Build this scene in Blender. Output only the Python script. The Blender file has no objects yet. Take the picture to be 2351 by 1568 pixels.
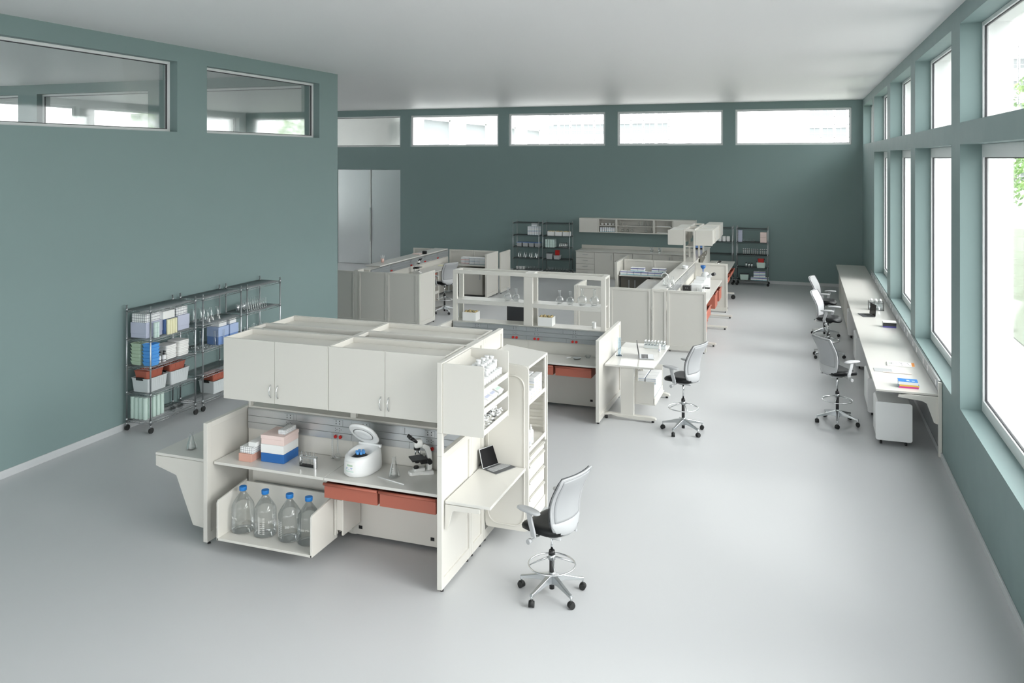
import bpy, math, random
from mathutils import Vector, Matrix
random.seed(11)
PI=math.pi
D=bpy.data; COL=bpy.context.scene.collection; SC=bpy.context.scene
# ---------------------------------------------------------------- camera geometry
W_,H_=2351,1568
U0,V0,F_,TH,CH=1175.5,363.0,1887.88,math.radians(19.418),4.2
_s,_c=math.sin(TH),math.cos(TH)
def at(u,v,z=None,y=None,x=None):
    "real point where the sight line of a photo pixel meets a given plane of the room"
    a=(u-U0)/F_; b=(V0-v)/F_
    d=(-_s+a*_c,_c+a*_s,b)
    t=(z-CH)/d[2] if z is not None else (y/d[1] if y is not None else x/d[0])
    return Vector((d[0]*t,d[1]*t,CH+d[2]*t))
cam=D.cameras.new('camera'); co=D.objects.new('camera',cam); COL.objects.link(co)
co.location=(0,0,CH); co.rotation_euler=(PI/2,0,TH)
cam.sensor_width=36; cam.lens=F_/W_*36; cam.shift_y=(V0-H_/2)/W_; cam.clip_end=2000; cam.clip_start=.05
SC.camera=co
# ---------------------------------------------------------------- materials
MATS={}
def pm(name,col,rough=.5,metal=0,spec=.5,coat=0,noise=0,nscale=8,bump=0):
    m=D.materials.new(name); m.use_nodes=True; nt=m.node_tree; b=nt.nodes['Principled BSDF']
    b.inputs['Base Color'].default_value=(*col,1); b.inputs['Roughness'].default_value=rough
    b.inputs['Metallic'].default_value=metal; b.inputs['Specular IOR Level'].default_value=spec
    b.inputs['Coat Weight'].default_value=coat
    if noise or bump:
        tc=nt.nodes.new('ShaderNodeTexCoord'); nz=nt.nodes.new('ShaderNodeTexNoise'); nz.inputs['Scale'].default_value=nscale; nz.inputs['Detail'].default_value=4
        nt.links.new(tc.outputs['Object'],nz.inputs['Vector'])
        if noise:
            mr=nt.nodes.new('ShaderNodeMapRange'); mr.inputs['To Min'].default_value=rough-noise; mr.inputs['To Max'].default_value=rough+noise
            nt.links.new(nz.outputs['Fac'],mr.inputs['Value']); nt.links.new(mr.outputs['Result'],b.inputs['Roughness'])
        if bump:
            bp=nt.nodes.new('ShaderNodeBump'); bp.inputs['Strength'].default_value=bump; bp.inputs['Distance'].default_value=.01
            nt.links.new(nz.outputs['Fac'],bp.inputs['Height']); nt.links.new(bp.outputs['Normal'],b.inputs['Normal'])
    MATS[name]=m; return m
def glassm(name,tint,edge=(.75,.8,.82),refl=.9,base=.03,ior=1.42,fmax=.8):
    m=D.materials.new(name); m.use_nodes=True; nt=m.node_tree; nt.nodes.clear()
    out=nt.nodes.new('ShaderNodeOutputMaterial'); lw=nt.nodes.new('ShaderNodeLayerWeight'); lw.inputs['Blend'].default_value=.35
    tr=nt.nodes.new('ShaderNodeBsdfTransparent'); gl=nt.nodes.new('ShaderNodeBsdfGlossy'); gl.inputs['Roughness'].default_value=.04
    gl.inputs['Color'].default_value=(refl,refl,refl,1)
    mxc=nt.nodes.new('ShaderNodeMix'); mxc.data_type='RGBA'; mxc.inputs['A'].default_value=(*tint,1); mxc.inputs['B'].default_value=(*edge,1)
    nt.links.new(lw.outputs['Facing'],mxc.inputs['Factor']); nt.links.new(mxc.outputs['Result'],tr.inputs['Color'])
    fr=nt.nodes.new('ShaderNodeFresnel'); fr.inputs['IOR'].default_value=ior
    mr=nt.nodes.new('ShaderNodeMapRange'); mr.inputs['To Min'].default_value=base; mr.inputs['To Max'].default_value=fmax
    nt.links.new(fr.outputs[0],mr.inputs['Value'])
    mx=nt.nodes.new('ShaderNodeMixShader'); nt.links.new(mr.outputs['Result'],mx.inputs['Fac']); nt.links.new(tr.outputs[0],mx.inputs[1]); nt.links.new(gl.outputs[0],mx.inputs[2])
    nt.links.new(mx.outputs[0],out.inputs['Surface']); MATS[name]=m; return m
pm('teal',(.204,.282,.278),.55,spec=.35,noise=.08,nscale=3,bump=.03)
pm('ceil',(.88,.87,.88),.5,spec=.4,noise=.05,nscale=2,bump=.02)
pm('floor',(.505,.515,.525),.38,spec=.45,noise=.05,nscale=1.5)
pm('white_wall',(.78,.79,.78),.6)
pm('base',(.55,.57,.58),.4)
pm('lam',(.645,.63,.585),.32,coat=.15)
pm('lamtop',(.64,.63,.595),.28,coat=.2)
pm('frame_white',(.78,.80,.80),.4)
pm('gasket',(.03,.03,.035),.5)
pm('alu',(.50,.52,.53),.28,metal=.95)
pm('rail',(.56,.575,.585),.30,metal=.7)
pm('railgrey',(.36,.385,.40),.4,metal=.4)
pm('chrome',(.75,.76,.77),.12,metal=1)
pm('wire',(.38,.40,.41),.3,metal=.9)
pm('darkwire',(.09,.10,.105),.4,metal=.6)
pm('black',(.012,.012,.013),.4)
pm('rubber',(.012,.013,.013),.6)
pm('seat',(.008,.009,.010),.45,spec=.28,noise=.05,nscale=30)
pm('terra',(.40,.115,.075),.45)
pm('terradark',(.17,.04,.035),.5)
pm('red',(.50,.02,.015),.4)
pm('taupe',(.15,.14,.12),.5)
pm('white',(.82,.83,.83),.35)
pm('card',(.80,.81,.80),.55)
pm('pearl',(.80,.80,.78),.25,coat=.3)
pm('paper',(.84,.84,.82),.7)
pm('lav',(.52,.55,.68),.5)
pm('paleblue',(.38,.48,.70),.5)
pm('midblue',(.16,.27,.55),.5)
pm('blue',(.02,.13,.40),.45)
pm('capblue',(.01,.16,.48),.4)
pm('skyblue',(.10,.36,.80),.4)
pm('mint',(.58,.72,.66),.5)
pm('sage',(.45,.58,.44),.5)
pm('cream',(.78,.76,.52),.5)
pm('pink',(.74,.50,.44),.5)
pm('pinklight',(.80,.64,.60),.5)
pm('salmon',(.62,.35,.28),.5)
pm('binclear',(.62,.66,.67),.35,coat=.3)
pm('greyplastic',(.42,.43,.44),.4)
pm('chairgrey',(.42,.43,.44),.38)
pm('mesh',(.35,.36,.37),.6,spec=.3,noise=.05,nscale=60)
pm('steel',(.74,.76,.77),.30,metal=1)
pm('beigecork',(.62,.50,.26),.8)
pm('screen',(.003,.003,.004),.35,spec=.12)
pm('keyb',(.09,.095,.10),.5)
pm('darkgrey',(.035,.038,.045),.35)
pm('orange',(.75,.28,.05),.5)
pm('yellow',(.80,.50,.10),.5)
pm('magenta',(.65,.05,.28),.5)
pm('purple',(.10,.09,.35),.5)
pm('leaf',(.13,.27,.045),.5,noise=.1,nscale=20)
pm('leaflight',(.25,.40,.10),.5)
pm('bark',(.12,.08,.05),.8,bump=.3)
pm('facade',(.70,.72,.73),.6)
pm('facjoint',(.13,.135,.14),.7)
pm('faceglass',(.17,.19,.195),.25,spec=.4)
pm('pave',(.32,.32,.31),.7,noise=.1,nscale=4)
pm('grass',(.14,.165,.12),.9,noise=.05,nscale=4)
glassm('pane',(.97,.985,.98),(.95,.97,.97),base=.0,ior=1.4,fmax=.5)
glassm('labglass',(.965,.975,.975),(.74,.77,.79),base=.02,refl=1.0,ior=1.45,fmax=.55)
glassm('blueglass',(.78,.89,.97),(.5,.68,.85),base=.03)
def gridmat(name,n,line=(.09,.10,.13),w=.06,base=(.84,.85,.85)):
    "white cells with dark joints: n cells along each axis of the object"
    m=D.materials.new(name); m.use_nodes=True; nt=m.node_tree; b=nt.nodes['Principled BSDF']; b.inputs['Roughness'].default_value=.4
    tc=nt.nodes.new('ShaderNodeTexCoord'); sp=nt.nodes.new('ShaderNodeSeparateXYZ'); nt.links.new(tc.outputs['Generated'],sp.inputs[0])
    acc=None
    for ax,k in zip('XYZ',n):
        mu=nt.nodes.new('ShaderNodeMath'); mu.operation='MULTIPLY'; mu.inputs[1].default_value=k; nt.links.new(sp.outputs[ax],mu.inputs[0])
        fr=nt.nodes.new('ShaderNodeMath'); fr.operation='FRACT'; nt.links.new(mu.outputs[0],fr.inputs[0])
        su=nt.nodes.new('ShaderNodeMath'); su.operation='SUBTRACT'; su.inputs[1].default_value=.5; nt.links.new(fr.outputs[0],su.inputs[0])
        ab=nt.nodes.new('ShaderNodeMath'); ab.operation='ABSOLUTE'; nt.links.new(su.outputs[0],ab.inputs[0])
        lt=nt.nodes.new('ShaderNodeMath'); lt.operation='LESS_THAN'; lt.inputs[1].default_value=w; nt.links.new(ab.outputs[0],lt.inputs[0])
        if acc is None: acc=lt
        else:
            mx=nt.nodes.new('ShaderNodeMath'); mx.operation='MAXIMUM'; nt.links.new(acc.outputs[0],mx.inputs[0]); nt.links.new(lt.outputs[0],mx.inputs[1]); acc=mx
    mc=nt.nodes.new('ShaderNodeMix'); mc.data_type='RGBA'; mc.inputs['A'].default_value=(*base,1); mc.inputs['B'].default_value=(*line,1)
    nt.links.new(acc.outputs[0],mc.inputs['Factor']); nt.links.new(mc.outputs['Result'],b.inputs['Base Color']); MATS[name]=m
gridmat('grid',(6,10,3)); gridmat('gridfine',(5,9,3)); gridmat('gridbig',(7,7,3))
def bandmat(name,stops,axis='Z'):
    "printed carton: colour bands along the height"
    m=D.materials.new(name); m.use_nodes=True; nt=m.node_tree; b=nt.nodes['Principled BSDF']; b.inputs['Roughness'].default_value=.45
    tc=nt.nodes.new('ShaderNodeTexCoord'); sp=nt.nodes.new('ShaderNodeSeparateXYZ'); nt.links.new(tc.outputs['Generated'],sp.inputs[0])
    cr=nt.nodes.new('ShaderNodeValToRGB'); cr.color_ramp.interpolation='CONSTANT'; e=cr.color_ramp.elements
    e[0].position=stops[0][0]; e[0].color=(*stops[0][1],1); e[1].position=stops[1][0]; e[1].color=(*stops[1][1],1)
    for p,c in stops[2:]: x=e.new(p); x.color=(*c,1)
    nt.links.new(sp.outputs[axis],cr.inputs[0]); nt.links.new(cr.outputs[0],b.inputs['Base Color']); MATS[name]=m
WH=(.82,.83,.84)
bandmat('cartonblue',[(0,(.15,.50,.62)),(.13,WH),(.66,(.04,.05,.33)),(.86,WH)])
bandmat('cartonthin',[(0,(.35,.55,.65)),(.10,WH),(.45,(.45,.55,.66)),(.50,WH),(.80,(.2,.3,.5)),(.86,WH)])
bandmat('cartonyel',[(0,WH),(.22,(.75,.68,.45)),(.30,WH),(.55,(.40,.48,.58)),(.6,WH)])
bandmat('cartonred',[(0,WH),(.15,(.6,.25,.25)),(.3,WH),(.7,(.5,.52,.6)),(.8,WH)])
bandmat('stackmint',[(0,(.60,.74,.70)),(.32,(.44,.56,.53)),(.34,(.60,.74,.70)),(.65,(.44,.56,.53)),(.67,(.60,.74,.70))])
bandmat('poster',[(0,(.01,.01,.02)),(.12,(.15,.30,.65)),(.40,(.30,.25,.6)),(.62,(.60,.25,.38)),(.85,(.05,.02,.04))])
# ---------------------------------------------------------------- mesh builder
class MB:
    def __init__(s): s.v=[];s.f=[];s.m=[];s.s=[];s.M=Matrix()
    def add(s,vs,fs,m=0,sm=False):
        n=len(s.v); s.v+=[tuple(s.M@Vector(p)) for p in vs]; s.f+=[tuple(i+n for i in f) for f in fs]; s.m+=[m]*len(fs); s.s+=[sm]*len(fs); return s
    def box(s,x0,x1,y0,y1,z0,z1,m=0):
        return s.add([(x0,y0,z0),(x1,y0,z0),(x1,y1,z0),(x0,y1,z0),(x0,y0,z1),(x1,y0,z1),(x1,y1,z1),(x0,y1,z1)],
            [(3,2,1,0),(4,5,6,7),(0,1,5,4),(1,2,6,5),(2,3,7,6),(3,0,4,7)],m)
    def rings(s,R,m=0,sm=True,cap0=True,cap1=True,closed=False):
        n=len(R[0]); vs=[p for r in R for p in r]; fs=[]
        K=len(R)
        for k in range(K if closed else K-1):
            a=k*n; b=((k+1)%K)*n
            for i in range(n): j=(i+1)%n; fs.append((a+i,a+j,b+j,b+i))
        s.add(vs,fs,m,sm)
        base=len(s.v)-len(vs)
        if not closed:
            if cap0: s.f.append(tuple(base+i for i in reversed(range(n)))); s.m.append(m); s.s.append(False)
            if cap1: s.f.append(tuple(base+(K-1)*n+i for i in range(n))); s.m.append(m); s.s.append(False)
        return s
    def tube(s,pts,r,n=8,closed=False,m=0,r2=None):
        P=[Vector(p) for p in pts]; K=len(P); R=[]
        up=None
        for k in range(K):
            t=(P[(k+1)%K]-P[k-1]) if closed else (P[min(k+1,K-1)]-P[max(k-1,0)])
            t.normalize()
            if up is None: up=Vector((0,0,1)) if abs(t.z)<.9 else Vector((1,0,0))
            a=t.cross(up); a.normalize(); b=a.cross(t); up=b
            rr=r if r2 is None else r+(r2-r)*k/(K-1)
            R.append([tuple(P[k]+a*math.cos(2*PI*i/n)*rr+b*math.sin(2*PI*i/n)*rr) for i in range(n)])
        return s.rings(R,m,True,closed=closed)
    def cyl(s,x,y,z0,z1,r,r2=None,n=16,m=0):
        r2=r if r2 is None else r2
        return s.rings([[(x+q*math.cos(2*PI*i/n),y+q*math.sin(2*PI*i/n),z) for i in range(n)] for z,q in((z0,r),(z1,r2))],m)
    def lathe(s,prof,x=0,y=0,z=0,n=20,m=0,cap0=True,cap1=False):
        return s.rings([[(x+q*math.cos(2*PI*i/n),y+q*math.sin(2*PI*i/n),z+h) for i in range(n)] for q,h in prof],m,True,cap0,cap1)
    def prism(s,poly,a0,a1,ax='z',m=0):
        g={'z':lambda p,a:(p[0],p[1],a),'y':lambda p,a:(p[0],a,p[1]),'x':lambda p,a:(a,p[0],p[1])}[ax]
        return s.rings([[g(p,a0) for p in poly],[g(p,a1) for p in poly]],m,False)
    def rrect(s,x0,x1,y0,y1,r,n=4):
        o=[]
        for cx,cy,a in((x1-r,y1-r,0),(x0+r,y1-r,90),(x0+r,y0+r,180),(x1-r,y0+r,270)):
            for k in range(n+1):
                t=math.radians(a+90*k/n); o.append((cx+r*math.cos(t),cy+r*math.sin(t)))
        return o
    def rbox(s,x0,x1,y0,y1,z0,z1,r,m=0,ax='z',n=4):
        if ax=='z': return s.prism(s.rrect(x0,x1,y0,y1,r,n),z0,z1,'z',m)
        if ax=='y': return s.prism(s.rrect(x0,x1,z0,z1,r,n),y0,y1,'y',m)
        return s.prism(s.rrect(y0,y1,z0,z1,r,n),x0,x1,'x',m)
    def mesh(s,name,mats):
        me=D.meshes.new(name); me.from_pydata(s.v,[],s.f)
        for i,p in enumerate(me.polygons): p.material_index=s.m[i]; p.use_smooth=s.s[i]
        for m in (mats if isinstance(mats,(list,tuple)) else [mats]): me.materials.append(MATS[m])
        import bmesh
        bm=bmesh.new(); bm.from_mesh(me); bmesh.ops.recalc_face_normals(bm,faces=bm.faces); bm.to_mesh(me); bm.free()
        return me
    def build(s,name,mats,parent=None,w=False,bev=0,loc=None,rz=0):
        if w and parent is not None:
            L=parent.location; s.v=[(p[0]-L.x,p[1]-L.y,p[2]-L.z) for p in s.v]
        if w and parent is None and loc is not None:
            s.v=[(p[0]-loc[0],p[1]-loc[1],p[2]-loc[2]) for p in s.v]
        o=D.objects.new(name,s.mesh(name,mats)); COL.objects.link(o)
        if parent is not None: o.parent=parent
        if loc is not None: o.location=loc
        if rz: o.rotation_euler=(0,0,rz)
        if bev:
            b=o.modifiers.new('bevel','BEVEL'); b.width=bev; b.segments=2; b.limit_method='ANGLE'; b.angle_limit=math.radians(50)
        return o
def B(*a,**k): return MB().box(*a,**k)
def thing(name,label,cat,loc=(0,0,0),rz=0,group=None):
    o=D.objects.new(name,None); COL.objects.link(o); o.location=loc; o.rotation_euler=(0,0,rz); o.empty_display_size=.1
    return tag(o,label,cat,group)
def tag(o,label,cat,group=None,kind=None):
    o['label']=label; o['category']=cat
    if group: o['group']=group
    if kind: o['kind']=kind
    return o
def struct(name,mb,mats,parent=None,bev=0):
    o=mb.build(name,mats,parent,bev=bev)
    if parent is None: o['kind']='structure'
    return o
KIDS={}
def kids(o): return [c for c in D.objects if c.parent==o]
def dup(root,loc,rz=None,label=None,group=None,scale=None):
    if root.name not in KIDS:
        ch=list(root.children); KIDS[root.name]=[(c,list(c.children)) for c in ch]
    r=root.copy(); COL.objects.link(r); r.location=loc
    if rz is not None: r.rotation_euler=(0,0,rz)
    if label: r['label']=label
    if group: r['group']=group
    if scale: r.scale=(scale,)*3 if not isinstance(scale,tuple) else scale
    for c,gs in KIDS[root.name]:
        d=c.copy(); COL.objects.link(d); d.parent=r
        for g in gs:
            e=g.copy(); COL.objects.link(e); e.parent=d
    return r
PROTO={}
def put(make,key,loc,rz=0,label=None,group=None,scale=None):
    "first use builds the prototype in place, later uses copy it"
    if key not in PROTO:
        o=make(); PROTO[key]=o; o.location=loc; o.rotation_euler=(0,0,rz)
        if label: o['label']=label
        if group: o['group']=group
        if scale: o.scale=(scale,)*3 if not isinstance(scale,tuple) else scale
        return o
    return dup(PROTO[key],loc,rz,label,group,scale if scale else (1,1,1))
ORD=['first','second','third','fourth','fifth','sixth','seventh','eighth','ninth','tenth','eleventh','twelfth','thirteenth','fourteenth','fifteenth','sixteenth','seventeenth','eighteenth']
def textfaces(body,size):
    c=D.curves.new('t','FONT'); c.body=body; c.size=size; c.align_x='CENTER'; c.align_y='CENTER'; c.resolution_u=2
    o=D.objects.new('t',c); COL.objects.link(o); bpy.context.view_layer.update()
    me=D.meshes.new_from_object(o.evaluated_get(bpy.context.evaluated_depsgraph_get()))
    vs=[tuple(v.co) for v in me.vertices]; fs=[tuple(p.vertices) for p in me.polygons]
    D.objects.remove(o); D.curves.remove(c); D.meshes.remove(me); return vs,fs
# ================================================================ ROOM
XL,XR,YB,YS,ZC=-9.88,1.85,28.82,-7.0,6.09
WT=.30   # inner wall thickness up to the window frames
WT2=.28  # outer reveal
def wall_with_openings(mb,axis,c0,c1,s0,s1,z0,z1,ops):
    "wall slab between planes c0..c1; runs s0..s1 along the other axis; ops=(a,b,zlo,zhi)"
    def bx(a,b,lo,hi):
        if b-a<1e-4 or hi-lo<1e-4: return
        if axis=='x': mb.box(c0,c1,a,b,lo,hi)
        else: mb.box(a,b,c0,c1,lo,hi)
    cols=sorted(set([s0,s1]+[o[0] for o in ops]+[o[1] for o in ops]))
    for a,b in zip(cols,cols[1:]):
        here=sorted([o for o in ops if o[0]<=a+1e-6 and o[1]>=b-1e-6],key=lambda o:o[2])
        z=z0
        for o in here: bx(a,b,z,o[2]); z=o[3]
        bx(a,b,z,z1)
NW=[0]; PORTALS=[]
def window(axis,side,c,a,b,lo,hi,fw=.055,fb=None,ft=None,portal=True,depth=.07):
    "frame whose room-side face is at c; side=+1: outside lies towards +axis"
    NW[0]+=1; fb=fb or fw; ft=ft or fw
    c1=c+side*depth; cm=(c+c1)/2; x0,x1=min(c,c1),max(c,c1)
    def bx(mb,p,q,r,t,k0=x0,k1=x1,m=0):
        if axis=='x': mb.box(k0,k1,p,q,r,t,m)
        else: mb.box(p,q,k0,k1,r,t,m)
    mb=MB(); bx(mb,a,a+fw,lo,hi); bx(mb,b-fw,b,lo,hi); bx(mb,a+fw,b-fw,lo,lo+fb); bx(mb,a+fw,b-fw,hi-ft,hi)
    f=struct('window_%d'%NW[0],mb,'frame_white',bev=.004)
    g=MB(); w=.012
    for p,q,r,t in((a+fw,a+fw+w,lo+fb,hi-ft),(b-fw-w,b-fw,lo+fb,hi-ft),(a+fw,b-fw,lo+fb,lo+fb+w),(a+fw,b-fw,hi-ft-w,hi-ft)): bx(g,p,q,r,t,cm-.012,cm+.012)
    g.build('window_gasket','gasket',f)
    p=MB(); bx(p,a+fw,b-fw,lo+fb,hi-ft,cm-.004,cm+.004); p.build('window_pane','pane',f)
    if portal: PORTALS.append((axis,side,c+side*.2,a,b,lo,hi))
RWU=[(-4.95,-1.3),(-.70,2.95),(3.58,7.23),(7.83,11.47),(12.10,15.75),(16.36,20.0),(20.69,24.31),(24.89,28.5)]
RWL=RWU[:-1]
ops=[(a,b,4.64,5.87) for a,b in RWU]+[(a,b,1.09,4.37) for a,b in RWL]
m=MB(); wall_with_openings(m,'x',XR,XR+WT,YS,YB,0,ZC,ops); struct('wall_right',m,'teal')
m=MB(); wall_with_openings(m,'x',XR+WT,XR+WT+WT2,YS-1,YB+1,-.3,ZC+.5,ops); struct('trim_1',m,'white_wall')
for a,b in RWU: window('x',1,XR+.24,a,b,4.64,5.87,fw=.05)
for a,b in RWL: window('x',1,XR+.24,a,b,1.09,4.37,fw=.06,fb=.14,ft=.16)
BWU=[(-2.13,1.52),(-6.19,-2.54),(-10.29,-6.63),(-14.35,-10.70),(-18.43,-14.78)]
XW=-22.0
ops=[(a,b,4.64,5.85) for a,b in BWU]+[(-17.6,-14.78,0,3.75)]
m=MB(); wall_with_openings(m,'y',YB,YB+.12,XW,XR+WT,0,ZC,ops); struct('wall_back',m,'teal')
m=MB(); wall_with_openings(m,'y',YB+.12,YB+.34,XW,XR+WT,-.3,ZC+.5,ops); struct('trim_2',m,'white_wall')
for a,b in BWU: window('y',1,YB+.06,a,b,4.64,5.85,fw=.06)
# left wall and its return at y=16.19
LW=[(-5.0,-1.4),(-.85,2.8),(3.35,7.0),(7.55,11.14),(11.87,15.45)]
m=MB(); wall_with_openings(m,'x',XL-.3,XL,YS,16.19,0,ZC,[(a,b,4.64,5.82) for a,b in LW]); struct('wall_left',m,'teal')
for a,b in LW: window('x',-1,XL-.15,a,b,4.64,5.82,fw=.045,portal=False)
RN=[(-22.4,-19.25),(-18.6,-15.0),(-14.35,-10.65)]
m=MB(); wall_with_openings(m,'y',15.92,16.19,-26.0,XL-.3,0,ZC,[(a,b,4.60,5.85) for a,b in RN]); struct('wall_inner',m,'teal')
for a,b in RN: window('y',1,16.08,a,b,4.60,5.85,fw=.05,portal=False)
# west walls: recess with bright windows, side room with windows added to light it
wo=[(a,b,z0,z1) for a,b in((16.9,20.4),(21.0,24.5),(25.1,28.4)) for z0,z1 in((1.09,4.37),(4.64,5.87))]
m=MB(); wall_with_openings(m,'x',XW-.3,XW,16.19,YB+.3,0,ZC,wo); struct('wall_west',m,'white_wall')
for a,b,z0,z1 in wo: window('x',-1,XW-.2,a,b,z0,z1)
so=[(a,a+3.6,z0,z1) for a in(-5,-.9,3.3,7.5,11.7) for z0,z1 in((1.09,4.37),(4.64,5.87))]
m=MB(); wall_with_openings(m,'x',-26.3,-26.0,YS,16.19,0,ZC,so); struct('wall_side_room',m,'white_wall')
for a,b,z0,z1 in so: window('x',-1,-26.2,a,b,z0,z1)
# wall behind the camera with its windows, side room ones added to brighten it
sw=[(a,a+3.5,z0,z1) for a in(-25.5,-21.5,-17.5,-13.6,-9.4,-5.6,-1.9) for z0,z1 in((1.0,4.37),(4.64,5.87))]
m=MB(); wall_with_openings(m,'y',YS-.3,YS,-26.3,XR+WT,0,ZC,sw); struct('wall_front',m,'teal')
for a,b,z0,z1 in sw: window('y',-1,YS-.2,a,b,z0,z1)
struct('floor',B(-26.3,XR+WT,YS-.3,YB+.12,-.25,0),'floor')
struct('ceiling',B(-26.3,XR+WT,YS-.3,YB+.12,ZC,ZC+.4),'ceil')
def basebd(name,*a): struct(name,B(*a),'base',bev=.003)
basebd('baseboard_right',XR-.022,XR,YS,YB,0,.085)
basebd('baseboard_left',XL,XL+.018,YS,16.19,0,.105)
basebd('baseboard_back',-14.75,XR-.022,YB-.02,YB,0,.10)
basebd('baseboard_return',XL-.3,XL+.018,16.19,16.21,0,.105)
# steel double door at the back
dr=MB()
dr.box(-17.6,-16.13,YB+.03,YB+.08,.01,3.74); d1=struct('door_1',dr,'steel',bev=.004)
B(-16.10,-16.065,YB-.035,YB-.012,.9,2.25).build('door_handle','chrome',d1)
B(-16.13,-16.09,YB+.0,YB+.08,.01,3.74).build('door_edge','frame_white',d1)
dr=B(-16.07,-14.79,YB+.03,YB+.08,.01,3.74); struct('door_2',dr,'steel',bev=.004)
struct('trim_3',B(-17.7,-14.78,YB+.08,YB+.12,0,3.76),'alu')
for i,(axis,side,c,a,b,lo,hi) in enumerate(PORTALS):
    l=D.lights.new('window_light','AREA'); l.shape='RECTANGLE'; l.size=b-a; l.size_y=hi-lo; l.cycles.is_portal=True
    o=D.objects.new('window_light',l); COL.objects.link(o)
    if axis=='x':
        o.location=(c+side*.15,(a+b)/2,(lo+hi)/2); o.rotation_euler=(PI/2,0,PI/2 if side>0 else -PI/2)
    else:
        o.location=((a+b)/2,c+side*.15,(lo+hi)/2); o.rotation_euler=(PI/2,0,PI if side>0 else 0)
# hazy low sun from the window side
sl=D.lights.new('sun','SUN'); sl.energy=.45; sl.angle=math.radians(38); sl.color=(1,.985,.96)
so_=D.objects.new('sun',sl); COL.objects.link(so_); so_.rotation_euler=Vector((math.cos(math.radians(33))*.985,-math.cos(math.radians(33))*.17,math.sin(math.radians(33)))).to_track_quat('Z','Y').to_euler()
# ---------------------------------------------------------------- sky
w=D.worlds.new('sky'); SC.world=w; w.use_nodes=True; nt=w.node_tree; nt.nodes.clear()
out=nt.nodes.new('ShaderNodeOutputWorld'); bg=nt.nodes.new('ShaderNodeBackground'); bg.inputs['Strength'].default_value=1.0
tc=nt.nodes.new('ShaderNodeTexCoord'); sp=nt.nodes.new('ShaderNodeSeparateXYZ'); cr=nt.nodes.new('ShaderNodeValToRGB')
cr.color_ramp.elements[0].position=0; cr.color_ramp.elements[0].color=(.63,.62,.625,1); cr.color_ramp.elements[1].position=1; cr.color_ramp.elements[1].color=(1.3,1.28,1.29,1)
nt.links.new(tc.outputs['Generated'],sp.inputs[0]); nt.links.new(sp.outputs['Z'],cr.inputs[0]); nt.links.new(cr.outputs[0],bg.inputs[0]); nt.links.new(bg.outputs[0],out.inputs[0])
w.cycles.sampling_method='MANUAL'; w.cycles.sample_map_resolution=256
v=SC.view_settings; v.view_transform='Standard'; v.look='None'; v.exposure=3.1; v.gamma=1; v.use_curve_mapping=False
SC.cycles.use_denoising=True; SC.cycles.max_bounces=10; SC.cycles.diffuse_bounces=6; SC.cycles.glossy_bounces=4; SC.cycles.transparent_max_bounces=24; SC.cycles.sample_clamp_indirect=8
SC.cycles.caustics_reflective=False; SC.cycles.caustics_refractive=False
# ================================================================ OUTSIDE
struct('ground',B(-200,200,-200,400,-.6,-.3),'pave')
# ================================================================ BENCH SYSTEM (laminate frames, cabinets, worktops)
def framed(mb_f,mb_i,ax,c0,c1,s0,s1,z0,z1,b=.045,inset=.012,bb=None):
    "rails and stiles around a recessed infill; ax = axis the panel is thin along"
    bb=bb or b
    def bx(mb,p,q,r,t,k0=c0,k1=c1):
        mb.box(k0,k1,p,q,r,t) if ax=='x' else mb.box(p,q,k0,k1,r,t)
    bx(mb_f,s0,s0+b,z0,z1); bx(mb_f,s1-b,s1,z0,z1); bx(mb_f,s0+b,s1-b,z0,z0+bb); bx(mb_f,s0+b,s1-b,z1-b,z1)
    if mb_i is not None: bx(mb_i,s0+b,s1-b,z0+bb,z1-b,c0+inset,c1-inset)
def feet(root,pts,r=.018):
    for x,y in pts:
        MB().cyl(x,y,0,.012,r,n=10).cyl(x,y,.012,.05,.007,n=8).build('foot','black',root,w=True)
def end_panel(label,ax,c0,c1,s0,s1,z1,group='framed end panels of the benches',name='end_panel',z0=.035,b=.05,bb=.10,upper=None):
    loc=((c0+c1)/2,(s0+s1)/2,0) if ax=='x' else ((s0+s1)/2,(c0+c1)/2,0)
    t=thing(name,label,'panel',loc,group=group)
    f=MB(); i=MB()
    framed(f,i,ax,c0,c1,s0,s1,z0,z1 if upper is None else upper[0],b,.017,bb)
    if upper: # open window, then closed head
        a,bq=upper[1],upper[2]
        framed(f,None,ax,c0,c1,s0,s1,upper[0]+.0005,bq-.031,b,.014,.012); framed(f,i,ax,c0,c1,s0,s1,bq-.03,z1,b,.014,.03)
    f.build('panel_frame','lam',t,w=True,bev=.003); i.build('infill','lam',t,w=True)
    if ax=='x': feet(t,[((c0+c1)/2,s0+.06),((c0+c1)/2,s1-.06)])
    else: feet(t,[(s0+.06,(c0+c1)/2),(s1-.06,(c0+c1)/2)])
    return t
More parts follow.
